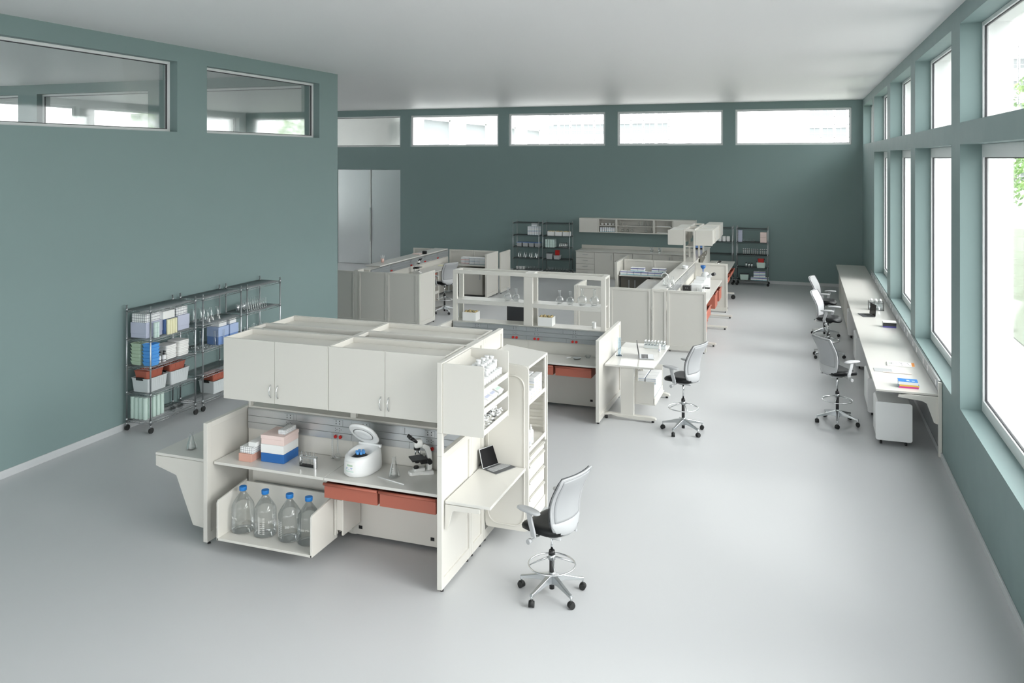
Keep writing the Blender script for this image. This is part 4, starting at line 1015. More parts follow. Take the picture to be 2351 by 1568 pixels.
mic0=microscope(); mic0.location=on(975,1082); mic0.location.y-=.05; mic0.rotation_euler=(0,0,math.radians(-48)); mic0['label']='white and black microscope on the nearest bench by the tall panel'; mic0['group']='microscopes'
KIDS.pop(mic0.name,None)
dup(mic0,(-10.27,21.05,.96),math.radians(75),'microscope on the long worktop of the far left bench')
dup(mic0,(-2.30,24.0,.88),math.radians(55),'microscope peeking over the cross divider of the far right bench')
# big bottles
def bottle():
    t=thing('glass_bottle','','bottle'); R=.118
    MB().lathe([(R*.86,0),(R*.97,.006),(R,.02),(R,.14),(R,.262),(R*.985,.275),(R*.94,.29),(R*.66,.345),(R*.38,.392),(.036,.405),(.031,.415),(.031,.44)],n=36).build('bottle_body','labglass',t)
    MB().cyl(0,0,.432,.475,.040,.040,n=24).build('screw_cap','capblue',t,bev=.004)
    MB().lathe([(R*.93,.012),(R*.6,.018),(0,.03)],n=28,cap0=False).build('bottle_floor','labglass',t)
    m=MB()
    def curved(vs,fs,a0,z0):
        out=[]
        for x,y,_ in vs:
            a=a0+x/R; out.append((R*1.004*math.sin(a),-R*1.004*math.cos(a),z0+y))
        m.add(out,fs)
    vs,fs=textfaces('500 ML',.034); curved(vs,fs,.55,.165)
    for k in range(9):
        z=.05+.020*k; 
        vs,fs=textfaces(str(100+50*k),.017); curved(vs,fs,-.30,z)
        for a0,a1 in((-.78,-.45),): 
            n=5; P=[(a0+(a1-a0)*i/n) for i in range(n+1)]
            for i in range(n): m.add([(R*1.003*math.sin(P[i]),-R*1.003*math.cos(P[i]),z-.0012),(R*1.003*math.sin(P[i+1]),-R*1.003*math.cos(P[i+1]),z-.0012),(R*1.003*math.sin(P[i+1]),-R*1.003*math.cos(P[i+1]),z+.0012),(R*1.003*math.sin(P[i]),-R*1.003*math.cos(P[i]),z+.0012)],[(0,1,2,3)])
        for q in(1,2,3):
            zz=z+.005*q; a0,a1=-.78,-.62
            m.add([(R*1.003*math.sin(a0),-R*1.003*math.cos(a0),zz-.0009),(R*1.003*math.sin(a1),-R*1.003*math.cos(a1),zz-.0009),(R*1.003*math.sin(a1),-R*1.003*math.cos(a1),zz+.0009),(R*1.003*math.sin(a0),-R*1.003*math.cos(a0),zz+.0009)],[(0,1,2,3)])
    a0=-.79; m.add([(R*1.003*math.sin(a0),-R*1.003*math.cos(a0),.045),(R*1.003*math.sin(a0+.02),-R*1.003*math.cos(a0+.02),.045),(R*1.003*math.sin(a0+.02),-R*1.003*math.cos(a0+.02),.235),(R*1.003*math.sin(a0),-R*1.003*math.cos(a0),.235)],[(0,1,2,3)])
    o=m.build('graduation','paper',t); o['kind']='stuff'
    return t
for k,(u,rz) in enumerate(((558,-.85),(609,.75),(665,.05),(709,-.35))):
    q=at(u,1225,y=7.44); put(bottle,'bottle',(q.x,7.44,.169),rz,['leftmost','second from left','third from left','rightmost'][k]+' large blue-capped bottle in the pull-out rack','large blue-capped bottles')
# tablet computer on right wing table
def tablet():
    t=thing('tablet_computer','black tablet computer with keyboard on the right wing table','computer')
    M=Matrix.Translation((0,.0,.004))@Matrix.Rotation(math.radians(-17),4,'X')
    m=MB(); m.M=M; m.rbox(-.145,.145,0,.008,0,.20,.008,ax='y'); m.build('tablet_body','alu',t)
    m=MB(); m.M=M; m.rbox(-.141,.141,-.0012,0,.004,.196,.006,ax='y'); m.build('screen','screen',t)
    m=MB(); m.M=Matrix.Translation((0,.045,.075))@Matrix.Rotation(math.radians(28),4,'X'); m.box(-.13,.13,0,.004,-.08,.03); m.build('kickstand','darkgrey',t)
    B(-.145,.145,-.205,-.003,0,.006).build('keyboard','keyb',t,bev=.003)
    k_=MB()
    for r in range(5):
        for c in range(13):
            x=-.128+.0200*c; y=-.045-.021*r
            if r==4 and 3<c<9: continue
            k_.box(x,x+.0155,y-.0155,y,.006,.0082)
    k_.box(-.045,.055,-.145,-.130,.006,.0082); k_.build('keys','greyplastic',t)['kind']='stuff'
    B(-.05,.05,-.195,-.152,.006,.0066).build('touchpad','keyb',t); return t
a=on(1120,1078); 
place(tablet,'black tablet computer with keyboard on the right wing table',(-3.145,8.30,.881),math.radians(64))
# organizer contents
def vial():
    t=thing('white_vial','','vial'); MB().cyl(0,0,0,.055,.021,n=14).build('vial_body','white',t); MB().cyl(0,0,.055,.073,.024,n=14).build('vial_cap','white',t); return t
GV='white capped vials heaped on the top sloped tray'
import itertools
n=0
for r in range(2,6):
    for c in range(10):
        x=-3.205+.058*r; z=1.965+.16-(x+3.25)/.385*.175+.014; y=7.315+.064*c
        if x>-2.88: continue
        put(vial,'vial',(x,y,z),random.random()*6,'one of the identical white capped vials packed on the top sloped tray',GV); n+=1
for k,(x,y) in enumerate([(-2.92,7.36),(-2.93,7.44),(-2.92,7.53),(-2.98,7.48),(-2.93,7.61),(-2.98,7.57),(-3.04,7.62),(-2.98,7.64),(-2.93,7.68),(-2.98,7.70),(-2.98,7.77),(-2.93,7.74),(-3.03,7.82),(-2.95,7.84),(-3.03,7.72),(-3.0,7.88)]):
    z=1.965+.16-(x+3.25)/.385*.175+.014+.075
    o=put(vial,'vial',(x,y,z),k*1.3,'one of the identical white capped vials packed on the top sloped tray',GV)
# middle tray: pads
for k,(y,m_) in enumerate(((7.36,'paper'),(7.50,'paper'),(7.64,'paper'),(7.80,'mint'))):
    t=thing('slide_pack',['pale slide pack nearest on the middle sloped tray','second pale slide pack on the middle sloped tray','third pale slide pack on the middle sloped tray','pale slide pack with blue label furthest on the middle sloped tray'][k],'pack',(-3.05,y,1.775+.115),group='slide packs on the middle sloped tray')
    mm=MB(); mm.M=Matrix.Rotation(math.radians(24.4),4,'Y'); mm.box(-.19,.19,-.062,.062,-.002,.045); mm.build('pack_body','paper' if k<3 else 'white',t,bev=.004)
    mm=MB(); mm.M=Matrix.Rotation(math.radians(24.4),4,'Y')
    for q in range(7): mm.box(-.17+.05*q,-.14+.05*q,-.05,.05,.045,.0465)
    mm.build('pack_print','mint' if k==3 else 'lav',t)
mm=MB(); mm.M=Matrix.Rotation(math.radians(24.4),4,'Y'); mm.box(-.02,.01,-.05,-.02,.0465,.048); mm.build('pack_label','skyblue',t)
# bottom tray: syringes/tips, uncountable
m=MB()
random.seed(3)
for k in range(420):
    x=-3.22+random.random()*.33; z=1.575+.17-(x+3.25)/.385*.175+.012+random.random()*.04; y=7.30+random.random()*.60; a=random.random()*PI; L=.014+random.random()*.012; e=random.uniform(-.8,.8)
    m.tube([(x-math.cos(a)*L,y-math.sin(a)*L,z-.4*e*L),(x+math.cos(a)*L,y+math.sin(a)*L,z+.4*e*L)],.0065,n=5,m=0 if k%7 else 1)
tag(m.build('pipette_tips',['white','darkgrey']),'heap of loose white pipette tips on the bottom sloped tray','pipette tips',kind='stuff')
m=MB()
for k in range(60):
    x=-3.2+random.random()*.30; z=1.575+.17-(x+3.25)/.385*.175+.03+random.random()*.04; y=7.30+random.random()*.60; m.tube([(x,y,z),(x+.006,y+.004,z+.012)],.006,n=6)
# tower contents
for r,z in((0,1.575),):
    n=0
    for c in range(5):
        for q in range(2):
            for lv in range(2 if c>1 else 1):
                o=put(carton('medicine_carton','cartonyel',.075,.085,.10),'medc',(-2.815-.10*q,8.46+.10*c,z+.101*lv),0,['row nearest the camera','second row','middle row','fourth row','far row'][c]+(', upper' if lv else ', lower')+(', front' if q==0 else ', behind')+' white medicine carton in the storage tower','white medicine cartons in the tower'); n+=1
def squeeze():
    t=thing('dropper_bottle','','bottle'); MB().lathe([(.026,0),(.028,.004),(.028,.11),(.022,.125)],n=18,cap1=True).build('bottle_body','white',t); MB().lathe([(.014,.125),(.014,.145),(.006,.15),(.004,.175)],n=12,cap1=True).build('nozzle','white',t)
    MB().box(-.010,.012,-.0288,-.0278,.03,.06).build('bottle_label','lav',t); return t
put(squeeze,'sq',(-2.80,8.50,1.065),.9,'nearer white dropper bottle in the storage tower','white dropper bottles in the tower')
put(squeeze,'sq',(-2.82,8.62,1.065),.9,'second white dropper bottle in the storage tower, further and taller','white dropper bottles in the tower',scale=1.15)
# ---------------------------------------------------------------- middle bench rack
ry=13.56
for k,(u,sc) in enumerate(((1166,.98),(1185,.96),(1285,1.0),(1309,.96),(1337,1.22),(1365,1.22))):
    q=at(u,700,y=ry); put(roundf(.225,.068,.019,name='round_flask'),'rfl',(q.x,ry,1.709),0,['leftmost round flask on the middle shelving frame','second round flask from the left on the middle shelving frame','third round flask from the left, first of the right bay','fourth round flask from the left, second of the right bay','large round flask, second from the right end of the shelf','large round flask at the right end of the shelf'][k],'round flasks on the middle shelving frame',scale=sc)
def cotton_box():
    t=thing('open_box','','box'); m=MB(); w,d,h=.25,.20,.15
    m.box(-w/2,w/2,-d/2,-d/2+.005,0,h).box(-w/2,w/2,d/2-.005,d/2,0,h).box(-w/2,-w/2+.005,-d/2,d/2,0,h).box(w/2-.005,w/2,-d/2,d/2,0,h).box(-w/2,w/2,-d/2,d/2,0,.005); m.build('box_body','card',t)
    random.seed(5); c=MB()
    for k in range(26):
        x=random.uniform(-.1,.1); y=random.uniform(-.07,.07); R=.024; c.lathe([(0.001,-R),(R*.7,-R*.7),(R,0),(R*.7,R*.7),(0.001,R)],x=x,y=y,z=h-.012+random.uniform(-.01,.014),n=8)
    o=c.build('contents','beigecork',t); o['kind']='stuff'; return t
for k,u in enumerate((1082,1255)):
    q=at(u,735,y=ry-.02); put(cotton_box,'cot',(q.x,ry-.02,1.327),0,'white open box of tan corks in the '+('left' if k==0 else 'right')+' bay of the middle shelving frame','boxes of corks on the middle shelving frame')
place(beaker(.105,.034,'white','white_beaker'),'small white beaker at the right end of the middle bottom shelf',(at(1364,752,y=ry).x,ry,1.326))
# dark monitor behind
t=thing('monitor','dark grey monitor standing behind the middle shelving frame','monitor',(-4.86,14.1,.881)); B(-.20,.20,-.015,.015,.22,.64).build('monitor_back','darkgrey',t,bev=.003); B(-.2,-.185,-.02,.02,.22,.64).build('monitor_edge','black',t); B(-.1,.1,-.06,.06,0,.01).build('stand_foot','black',t); B(-.02,.02,-.01,.01,.01,.24).build('stand_neck','black',t)
p=on(1325,824); 
def dish():
    t=thing('petri_dish','','dish'); MB().lathe([(.058,0),(.062,.003),(.062,.018),(.058,.018),(.058,.004)],n=28).build('dish_base','labglass',t); MB().lathe([(.0,.018),(.066,.018),(.066,.026),(.0,.026)],n=28,cap0=False).build('dish_lid','binclear',t); return t
place(dish,'round lidded petri dish on the middle bench worktop',p)
o=MB().tube([(-.045,0,.014),(-.02,0,.014),(.035,0,.013)],.014,n=12,r2=.008).build('ointment_tube','white',loc=tuple(on(1306,823)),rz=.9); tag(o,'small white tube lying left of the petri dish','tube')
o=MB().lathe([(.03,0),(.045,.02),(.05,.04),(.048,.04),(.03,.004)],n=24).build('glass_bowl','labglass',loc=(at(1350,805,y=13.37).x,13.33,.93)); 
o.location=(-3.35,13.30,.881); tag(o,'small clear bowl at the right end of the middle worktop by the divider','bowl')
# white table things
def laptop(wd=.34,dp=.235,ang=100,body='alu'):
    def f():
        t=thing('laptop','','computer'); B(-wd/2,wd/2,-dp,0,0,.012).build('laptop_base',body,t,bev=.003)
        k_=MB()
        for r in range(5):
            for c in range(12): k_.box(-wd*.42+wd*.84*c/12,-wd*.42+wd*.84*(c+.8)/12,-.035-.022*r-.018,-.035-.022*r,.012,.0135)
        k_.build('keys','black',t)['kind']='stuff'
        m=MB(); m.M=Matrix.Translation((0,0,.012))@Matrix.Rotation(math.radians(90-ang),4,'X'); m.rbox(-wd/2,wd/2,0,.006,0,dp,.01,ax='y'); m.build('laptop_lid','darkgrey',t)
        m=MB(); m.M=Matrix.Translation((0,0,.012))@Matrix.Rotation(math.radians(90-ang),4,'X'); m.box(-wd/2+.006,wd/2-.006,-.0012,0,.006,dp-.006); m.build('screen','screen',t); return t
    return f
p=on(1466,824); place(laptop(),'silver laptop with dark screen on the white T-foot table',(-2.56,13.66,.881),math.radians(101))
# sample bottles in tray
t0=on(1504,803)
t=thing('sample_tray','white tray holding small clear bottles on the white table','tray',(t0.x-.02,t0.y+.12,.881)); B(-.19,.19,-.06,.06,0,.05).build('tray_body','binclear',t,bev=.004)
for r in range(2):
    for c in range(7):
        def sb():
            u=thing('sample_bottle','','bottle'); MB().cyl(0,0,0,.06,.020,n=12).build('bottle_body','labglass',u); MB().cyl(0,0,.06,.078,.013,n=12).build('bottle_cap','white',u); return u
        put(sb,'sb',(t.location.x-.165+.055*c,t.location.y-.03+.06*r,.932),0,ORD[c]+' small bottle from the left in the '+('front' if r==0 else 'back')+' row of the white tray','small bottles in the white tray')
p=on(1514,808); place(squeeze,'white bottle with printed label beside the tray of small bottles',(p.x,p.y,.881),0,scale=.85)
place(cylinder_grad(.30,.03,'blueglass'),'tall pale blue measuring cylinder by the middle divider',on(1422,816))
place(erlen(.17,.055,.017),'clear conical flask behind the pale blue cylinder',on(1409,806))
# cartons in hanging box
n=0
for a in range(2):
    for b in range(4):
        put(carton('small_carton','cartonthin',.17,.19,.085),'smc',(-2.51+.19*a,13.26+.205*b,.272),0,('inner' if a==0 else 'outer')+' row, '+ORD[b]+' white carton from the camera, bottom layer of the hanging box','white cartons in the hanging box')
        put(carton('small_carton','cartonthin',.17,.19,.085),'smc',(-2.51+.19*a,13.26+.205*b,.358),0,('inner' if a==0 else 'outer')+' row, '+ORD[b]+' white carton from the camera, middle layer of the hanging box','white cartons in the hanging box')
        put(carton('small_carton','cartonthin',.17,.19,.085),'smc',(-2.51+.19*a,13.26+.205*b,.444),0,('inner' if a==0 else 'outer')+' row, '+ORD[b]+' white carton from the camera, upper layer of the hanging box','white cartons in the hanging box')
        if b>0: put(carton('small_carton','cartonthin',.17,.19,.085),'smc',(-2.51+.19*a,13.26+.205*b,.530),0,('inner' if a==0 else 'outer')+' row, '+ORD[b]+' white carton from the camera, top layer of the hanging box','white cartons in the hanging box')
# ================================================================ SHELF CONTENTS
Z1_,Z2_,Z3_,Z4_=[z+.007 for z in LEV[:4]]
def at_lab(maker,key,pos,label,group=None,rz=0,scale=None): return put(maker,key,pos,rz,label,group,scale)
def stack(h,r,mat,name='tub_stack'):
    def f():
        o=MB().lathe([(r*.94,0)]+[(r*q,h*(k+d)/3) for k in range(3) for d,q in((.03,.96),(.90,1.0),(.97,1.02))]+[(r*.98,h)],n=16,cap1=True).build(name,mat); return tag(o,'','tub stack')
    return f
# unit 1, fourth shelf
U='nearest wire shelving unit'
def bx_(mat,w,d,h,pos,label,lid=None,rz=0,name='storage_box',cat='box'):
    o=carton(name,mat,w,d,h,cat,lid)(); o.location=pos; o.rotation_euler=(0,0,rz); o['label']=label; return o
bx_('lav',.30,.34,.235,(-9.645,10.21,Z4_),'large lavender box at the near end of the upper shelf, '+U,(.17,'lav'))
bx_('gridbig',.27,.30,.13,(-9.65,10.20,Z4_+.236),'white gridded box on the near lavender box',name='cell_block')
bx_('midblue',.22,.13,.225,(-9.56,10.47,Z4_),'mid blue box between lavender box and pale yellow tubs')
bx_('lav',.30,.26,.235,(-9.60,10.80,Z4_),'large lavender box at the far end of the upper shelf, '+U,(.17,'lav'))
bx_('card',.26,.25,.125,(-9.58,10.475,Z4_+.236),'plain white box on the mid blue box, upper shelf')
bx_('gridbig',.27,.25,.13,(-9.62,10.80,Z4_+.236),'white gridded box on the far lavender box, topmost',name='cell_block')
for k in range(2): at_lab(stack(.235,.026,'stackmint'),'stm',(-9.415,10.14+.054*k,Z4_),['near','far'][k]+' pale mint stack of tubs in front of the lavender box','pale mint tub stacks on the upper shelf')
for k in range(4): at_lab(stack(.235,.026,'cream'),'stc',(-9.40,10.40+.054*k,Z4_),ORD[k]+' pale yellow tub stack from the camera on the upper shelf','pale yellow tub stacks')
# unit 1, third shelf: tray stacks, soap, towels
for k in range(6):
    at_lab(tub('stacking_tray','sage',.20,.18,.062,flare=.84,cat='tray'),'tg',(-9.70,10.12,Z3_+.054*k),ORD[k]+' tray from the bottom of the sage green stack','sage green stacked trays')
for k in range(6):
    at_lab(tub('stacking_tray','skyblue',.19,.18,.062,flare=.84,cat='tray'),'tb',(-9.475,10.12,Z3_+.054*k),ORD[k]+' tray from the bottom of the bright blue stack','bright blue stacked trays')
def soap():
    t=thing('pump_bottle','','bottle'); MB().lathe([(.030,0),(.033,.005),(.033,.085),(.020,.105),(.014,.11)],n=18,cap1=True).build('bottle_body','white',t); MB().lathe([(.033,.025),(.0335,.026),(.0335,.035),(.033,.036)],n=18,cap0=False).build('label_band','darkgrey',t)
    MB().lathe([(.017,.108),(.017,.13),(.006,.135),(.006,.16)],n=12,cap1=True).build('pump','black',t); B(-.008,.035,-.007,.007,.155,.17).build('spout','black',t); return t
at_lab(soap,'soap',(-9.475,10.285,Z3_),'nearer white pump bottle with black pump by the blue trays','white pump bottles'); at_lab(soap,'soap',(-9.455,10.365,Z3_),'further white pump bottle with black pump beside the towels','white pump bottles')
def towel():
    m=MB(); q=m.rrect(-.13,.13,-.115,.115,.03,3)
    m.rings([[(x*s,y*s,z) for x,y in q] for z,s in((0,.97),(.004,1),(.02,1),(.026,.97),(.027,.9))]); return tag(m.build('folded_towel','paper'),'','towel')
for k in range(8): at_lab(towel,'tow',(-9.60+random.uniform(-.006,.006),10.56+random.uniform(-.006,.006),Z3_+.0275*k),ORD[k]+' folded white towel from the bottom of the near pile','folded towels in the near pile',random.uniform(-.04,.04))
for k in range(9): at_lab(towel,'tow',(-9.58+random.uniform(-.006,.006),10.815+random.uniform(-.006,.006),Z3_+.0275*k),ORD[k]+' folded white towel from the bottom of the far pile','folded towels in the far pile',random.uniform(-.04,.04))
# unit 1, second shelf: clear tubs with red tubs on top
big=tub('storage_tub','binclear',.42,.33,.215,handle='black',ribs=9,flare=.88); 
at_lab(big,'big',(-9.615,10.24,Z2_),'near translucent white tub with black handles, '+U,'translucent tubs with black handles',PI/2)
at_lab(big,'big',(-9.60,10.715,Z2_),'far translucent white tub with black handles, '+U,'translucent tubs with black handles',PI/2)
red=tub('red_tub','terra',.36,.25,.12,ribs=4,flare=.88)
at_lab(red,'redt',(-9.61,10.22,Z2_+.204),'near terracotta tub resting in the near translucent tub','terracotta tubs on the left wall shelves',PI/2); at_lab(red,'redt',(-9.60,10.70,Z2_+.204),'far terracotta tub resting in the far translucent tub','terracotta tubs on the left wall shelves',PI/2)
for k,(x,y) in enumerate([(-9.77,10.06),(-9.69,10.06),(-9.61,10.06),(-9.53,10.06),(-9.53,10.145),(-9.53,10.23),(-9.53,10.315),(-9.53,10.40),(-9.61,10.40),(-9.69,10.40)]):
    at_lab(stack(.335,.037,'mint'),'stb',(x,y,Z1_),ORD[k]+' tall mint tub stack counted along the bottom shelf from the wall corner','tall mint tub stacks on the bottom shelf')
# unit 2
U='middle wire shelving unit'
for k,(x,y) in enumerate([(-9.70,11.30),(-9.62,11.38),(-9.46,11.36),(-9.66,11.50),(-9.52,11.52),(-9.50,11.66)]):
    at_lab(erlen(.23,.072,.026,name='conical_flask'),'er2',(x,y,Z4_),ORD[k]+' large conical flask from the camera, '+U,'large conical flasks on the left wall shelves')
bx_('midblue',.24,.26,.30,(-9.50,11.69,Z3_),'near blue box, '+U,(.16,'paleblue')); bx_('card',.17,.20,.085,(-9.49,11.70,Z3_+.302),'white box on the near blue box, '+U)
bx_('midblue',.24,.22,.30,(-9.50,11.97,Z3_),'far blue box, '+U,(.16,'paleblue')); bx_('card',.17,.17,.085,(-9.49,11.97,Z3_+.302),'white box on the far blue box, '+U)
for k,(x,y) in enumerate([(-9.72,11.21),(-9.70,11.34),(-9.62,11.40),(-9.41,11.50),(-9.40,11.57),(-9.36,11.66)]):
    at_lab(cylinder_grad(.26,.018),'mc2',(x,y,Z3_),ORD[k]+' measuring cylinder from the camera, '+U,'measuring cylinders on the middle shelving unit')
def wglass():
    o=MB().lathe([(.002,0),(.02,.004),(.036,.016),(.030,.03),(.012,.034)],n=14).build('glass_dish','labglass'); return tag(o,'','dish')
for k,(x,y) in enumerate([(-9.62,11.22),(-9.55,11.27),(-9.48,11.22),(-9.42,11.30),(-9.55,11.36),(-9.46,11.39),(-9.40,11.43),(-9.54,11.46)]):
    at_lab(wglass,'wg',(x,y,Z3_),'one of the small identical glass dishes scattered by the measuring cylinders','small glass dishes on the middle shelving unit')
at_lab(big,'big',(-9.60,11.72,Z1_),'translucent white tub on the bottom shelf, '+U,'translucent tubs with black handles',PI/2); at_lab(red,'redt',(-9.60,11.72,Z1_+.204),'terracotta tub in the bottom tub of the middle wire shelving unit','terracotta tubs on the left wall shelves',PI/2)
# unit 3
for k in range(4):
    def cup():
        o=MB().lathe([(.03,0),(.036,.11),(.034,.11),(.028,.004)],n=18).build('metal_cup','chrome'); return tag(o,'','cup')
    at_lab(cup,'mcup',(-9.66,12.42+.085*k,Z4_),ORD[k]+' metal cup from the camera, furthest wire shelving unit','metal cups')
for k in range(10):
    at_lab(cylinder_grad(.17,.017,name='glass_cylinder'),'gc3',(-9.47,12.42+.062*k,Z4_),ORD[k]+' glass cylinder from the camera, front row of the furthest unit','glass cylinders front row')
for k in range(8):
    at_lab(cylinder_grad(.20,.015,name='glass_cylinder'),'gc4',(-9.60,12.50+.068*k,Z4_),ORD[k]+' glass cylinder from the camera, back row of the furthest unit','glass cylinders back row')
for k in range(7):
    at_lab(beaker(.115,.04),'bk3',(-9.60+.05*(k%2),12.40+.11*k,Z3_),ORD[k]+' glass beaker from the camera, third shelf of the furthest unit','glass beakers on the furthest unit')
# back wall units
YF=28.28
U='leftmost back wall unit'
def bpos(u,y=YF): return at(u,560,y=y).x
for r in range(2):
    for k in range(5): at_lab(carton('upright_carton','cartonthin',.075,.26,.155),'uc',(-9.30+.088*k,YF+.03,Z4_+.158*r),('upper' if r else 'lower')+' row, '+ORD[k]+' upright white carton from the left, '+U,'upright white cartons')
for k in range(2): at_lab(carton('flat_carton','cartonthin',.20,.2,.052),'fc',(-9.10,YF+.03,Z4_+.318+.055*k),('upper' if k else 'lower')+' flat white pack on the upright cartons, '+U,'flat white packs')
lidbin=lambda:None
def lb():
    t=tub('lidded_bin','greyplastic',.19,.28,.135,flare=.86)(); B(-.100,.100,-.145,.145,.135,.147).build('bin_lid','midblue',t,bev=.003); return t
for k,u in enumerate((1194,1208,1221.5,1235)): at_lab(lb,'lb',(bpos(u),YF+.02,Z3_),ORD[k]+' grey bin with blue lid from the left, '+U,'grey bins with blue lids')
for k in range(8): at_lab(erlen(.20,.062,.022),'er5',(-9.72+.105*k,YF+(.0 if k%2 else .13),Z2_),ORD[k]+' conical flask from the left, '+U,'conical flasks on the back wall unit')
for k in range(3): at_lab(beaker(.095,.048,'white','white_cup'),'wc',(-9.76+.12*k,YF,Z1_),ORD[k]+' white cup from the left on the bottom shelf, '+U,'white cups on the back wall unit')
for k in range(5): at_lab(beaker(.12,.045),'bk5',(-9.42+.10*k,YF+.02*(k%2),Z1_),ORD[k]+' glass beaker from the left on the bottom shelf, '+U,'beakers bottom shelf leftmost back unit')
U='second back wall unit'
for k in range(3):
    o=put(cotton_box,'cot',(-8.47+.285*k,YF+.02,Z4_),0,['left','middle','right'][k]+' white open box of tan corks, '+U,'boxes of corks on the back wall')
for k in range(4): at_lab(carton('mint_binder','stackmint',.07,.30,.29),'mb',(-8.63+.085*k,YF+.04,Z3_),ORD[k]+' pale mint binder from the left, '+U,'mint binders')
def wireball():
    t=thing('chrome_rack','coiled chrome wire rack on the second back wall unit','rack'); m=MB()
    for k in range(5):
        P=[(-.15+.30*j/30,.06*math.cos(j*.9+k),.10+.08*math.sin(j*.9+k*1.3)) for j in range(31)]; m.tube(P,.005,n=5)
    m.tube([(-.15,-.06,.01),(.15,-.06,.01),(.15,.06,.01),(-.15,.06,.01)],.005,n=5,closed=True); m.build('wire_coils','chrome',t); return t
place(wireball,'coiled chrome wire rack on the second back wall unit',(-8.02,YF,Z3_))
def lb2():
    t=tub('lidded_bin','greyplastic',.23,.28,.20,flare=.88)(); B(-.12,.12,-.145,.145,.20,.212).build('bin_lid','darkgrey',t,bev=.003); return t
place(lb2,'grey bin with dark lid left of the red trays, '+U,(-8.52,YF,Z2_)); place(tub('open_bin','greyplastic',.23,.26,.14,flare=.84),'grey open bin under the small red trays, '+U,(-8.24,YF-.02,Z2_))
for k in range(3): at_lab(tub('red_tray','red',.15,.15,.062,flare=.85,cat='tray'),'rt',(-8.24,YF-.02,Z2_+.139+.056*k),['bottom','middle','top'][k]+' small red tray on the grey bin, '+U,'small red trays')
for k in range(8): at_lab(beaker(.12,.042),'bk6',(-8.62+.105*k,YF,Z1_),ORD[k]+' glass beaker from the left on the bottom shelf, '+U,'beakers bottom shelf second back unit')
U='back wall unit behind the hanging cabinets'
for k in range(4):
    def can():
        o=MB().rbox(-.055,.055,-.07,.07,0,.165,.03).build('white_canister','white',bev=.008); return tag(o,'','canister')
    at_lab(can,'can',(-2.72+.135*k,YF,Z4_),ORD[k]+' white canister from the left, '+U,'white canisters')
U='rightmost back wall unit'
for k in range(4): at_lab(tub('grey_bin','lav',.14,.2,.10,flare=.88),'gb',(-1.93,YF,Z4_+.094*k),ORD[k]+' pale grey bin from the bottom of the stack, '+U,'stacked pale grey bins')
for k in range(4): at_lab(roundf(.12,.04,.012),'rf4',(-1.80+.098*k,YF,Z4_),ORD[k]+' small round flask from the left, '+U,'small round flasks on the rightmost unit')
for k in range(2): at_lab(carton('pale_pink_box','pinklight',.20,.25,.165),'ppb',(-1.19,YF,Z4_+.167*k),('upper' if k else 'lower')+' pale pink box, '+U,'pale pink boxes')
for k in range(12):
    def bt():
        t=thing('capped_tube','','tube'); MB().cyl(0,0,.0,.02,.019,n=10).build('tube_foot','black',t); MB().cyl(0,0,.02,.155,.017,n=12).build('tube_body','greyplastic',t); MB().cyl(0,0,.155,.172,.020,n=10).build('tube_collar','black',t); MB().lathe([(.017,.172),(.017,.19),(.005,.20)],n=10,cap1=True).build('tube_cap','white',t); return t
    at_lab(bt,'bt',(-1.83+.062*k+.022*(k//4),YF,Z3_),ORD[k]+' capped grey tube from the left, '+U,'capped grey tubes')
for k in range(3):
    def dc():
        t=thing('dark_canister','','canister'); MB().cyl(0,0,0,.12,.033,n=14).build('canister_body','steel',t); MB().cyl(0,0,.12,.14,.035,.02,n=14).build('canister_lid','black',t); return t
    at_lab(dc,'dc',(-1.74+.09*k,YF-(.0 if k else -.06),Z2_),ORD[k]+' dark-lidded metal canister from the left, '+U,'metal canisters')
mt=tub('mint_bin','mint',.28,.24,.18,handle='black',ribs=4,flare=.88)
at_lab(mt,'mt',(-1.27,YF,Z2_),'pale mint bin under the red bin, '+U,'pale mint bins',0); at_lab(mt,'mt',(-1.80,YF,Z1_),'pale mint bin on the bottom shelf, '+U,'pale mint bins',0)
place(tub('red_bin','red',.20,.18,.12,handle='black',flare=.85),'small bright red bin on the upper pale mint bin, '+U,(-1.27,YF,Z2_+.17))
place(tub('dark_bin','darkgrey',.26,.22,.03,flare=.9,cat='lid'),'dark lid on the bottom pale mint bin, '+U,(-1.80,YF,Z1_+.17))
cb=carton('striped_carton','cartonblue',.185,.20,.095); GCB='blue-striped cartons on the rightmost unit'
for k in range(3): at_lab(cb,'cb',(-1.50+.189*k,YF,Z1_),ORD[k]+' blue-striped carton from the left in the bottom row, '+U,GCB)
for r in range(2):
    for k in range(2): at_lab(cb,'cb',(-1.41+.189*k,YF,Z1_+.097*(r+1)),('left','right')[k]+' blue-striped carton in the '+('second' if r==0 else 'top')+' row, '+U,GCB)
# wall cabinets
for k in range(4): at_lab(lambda: tag(MB().lathe([(.03,0),(.05,.035),(.05,.06),(.047,.06),(.027,.004)],n=16).build('white_bowl','white'),'','bowl'),'wb',(-6.68+.135*k,28.58,1.831),ORD[k]+' white bowl from the left in the wall cabinet','white bowls in the wall cabinet')
for k in range(7): at_lab(carton('upright_carton','cartonthin',.062,.2,.155),'uc2',(-6.70+.078*k,28.58,1.601),ORD[k]+' slim white carton from the left in the wall cabinet','slim cartons in the wall cabinet')
for k,x in enumerate((-6.02,-5.87)): at_lab(roundf(.16,.052,.015),'rf5',(x,28.58,1.831),('left','right')[k]+' round flask on the upper shelf of the wide wall cabinet','round flasks upper wall shelf')
for k in range(5): at_lab(erlen(.17,.05,.018),'er6',(-5.38+.12*k,28.58,1.831),ORD[k]+' conical flask from the left on the upper wall shelf','conical flasks upper wall shelf')
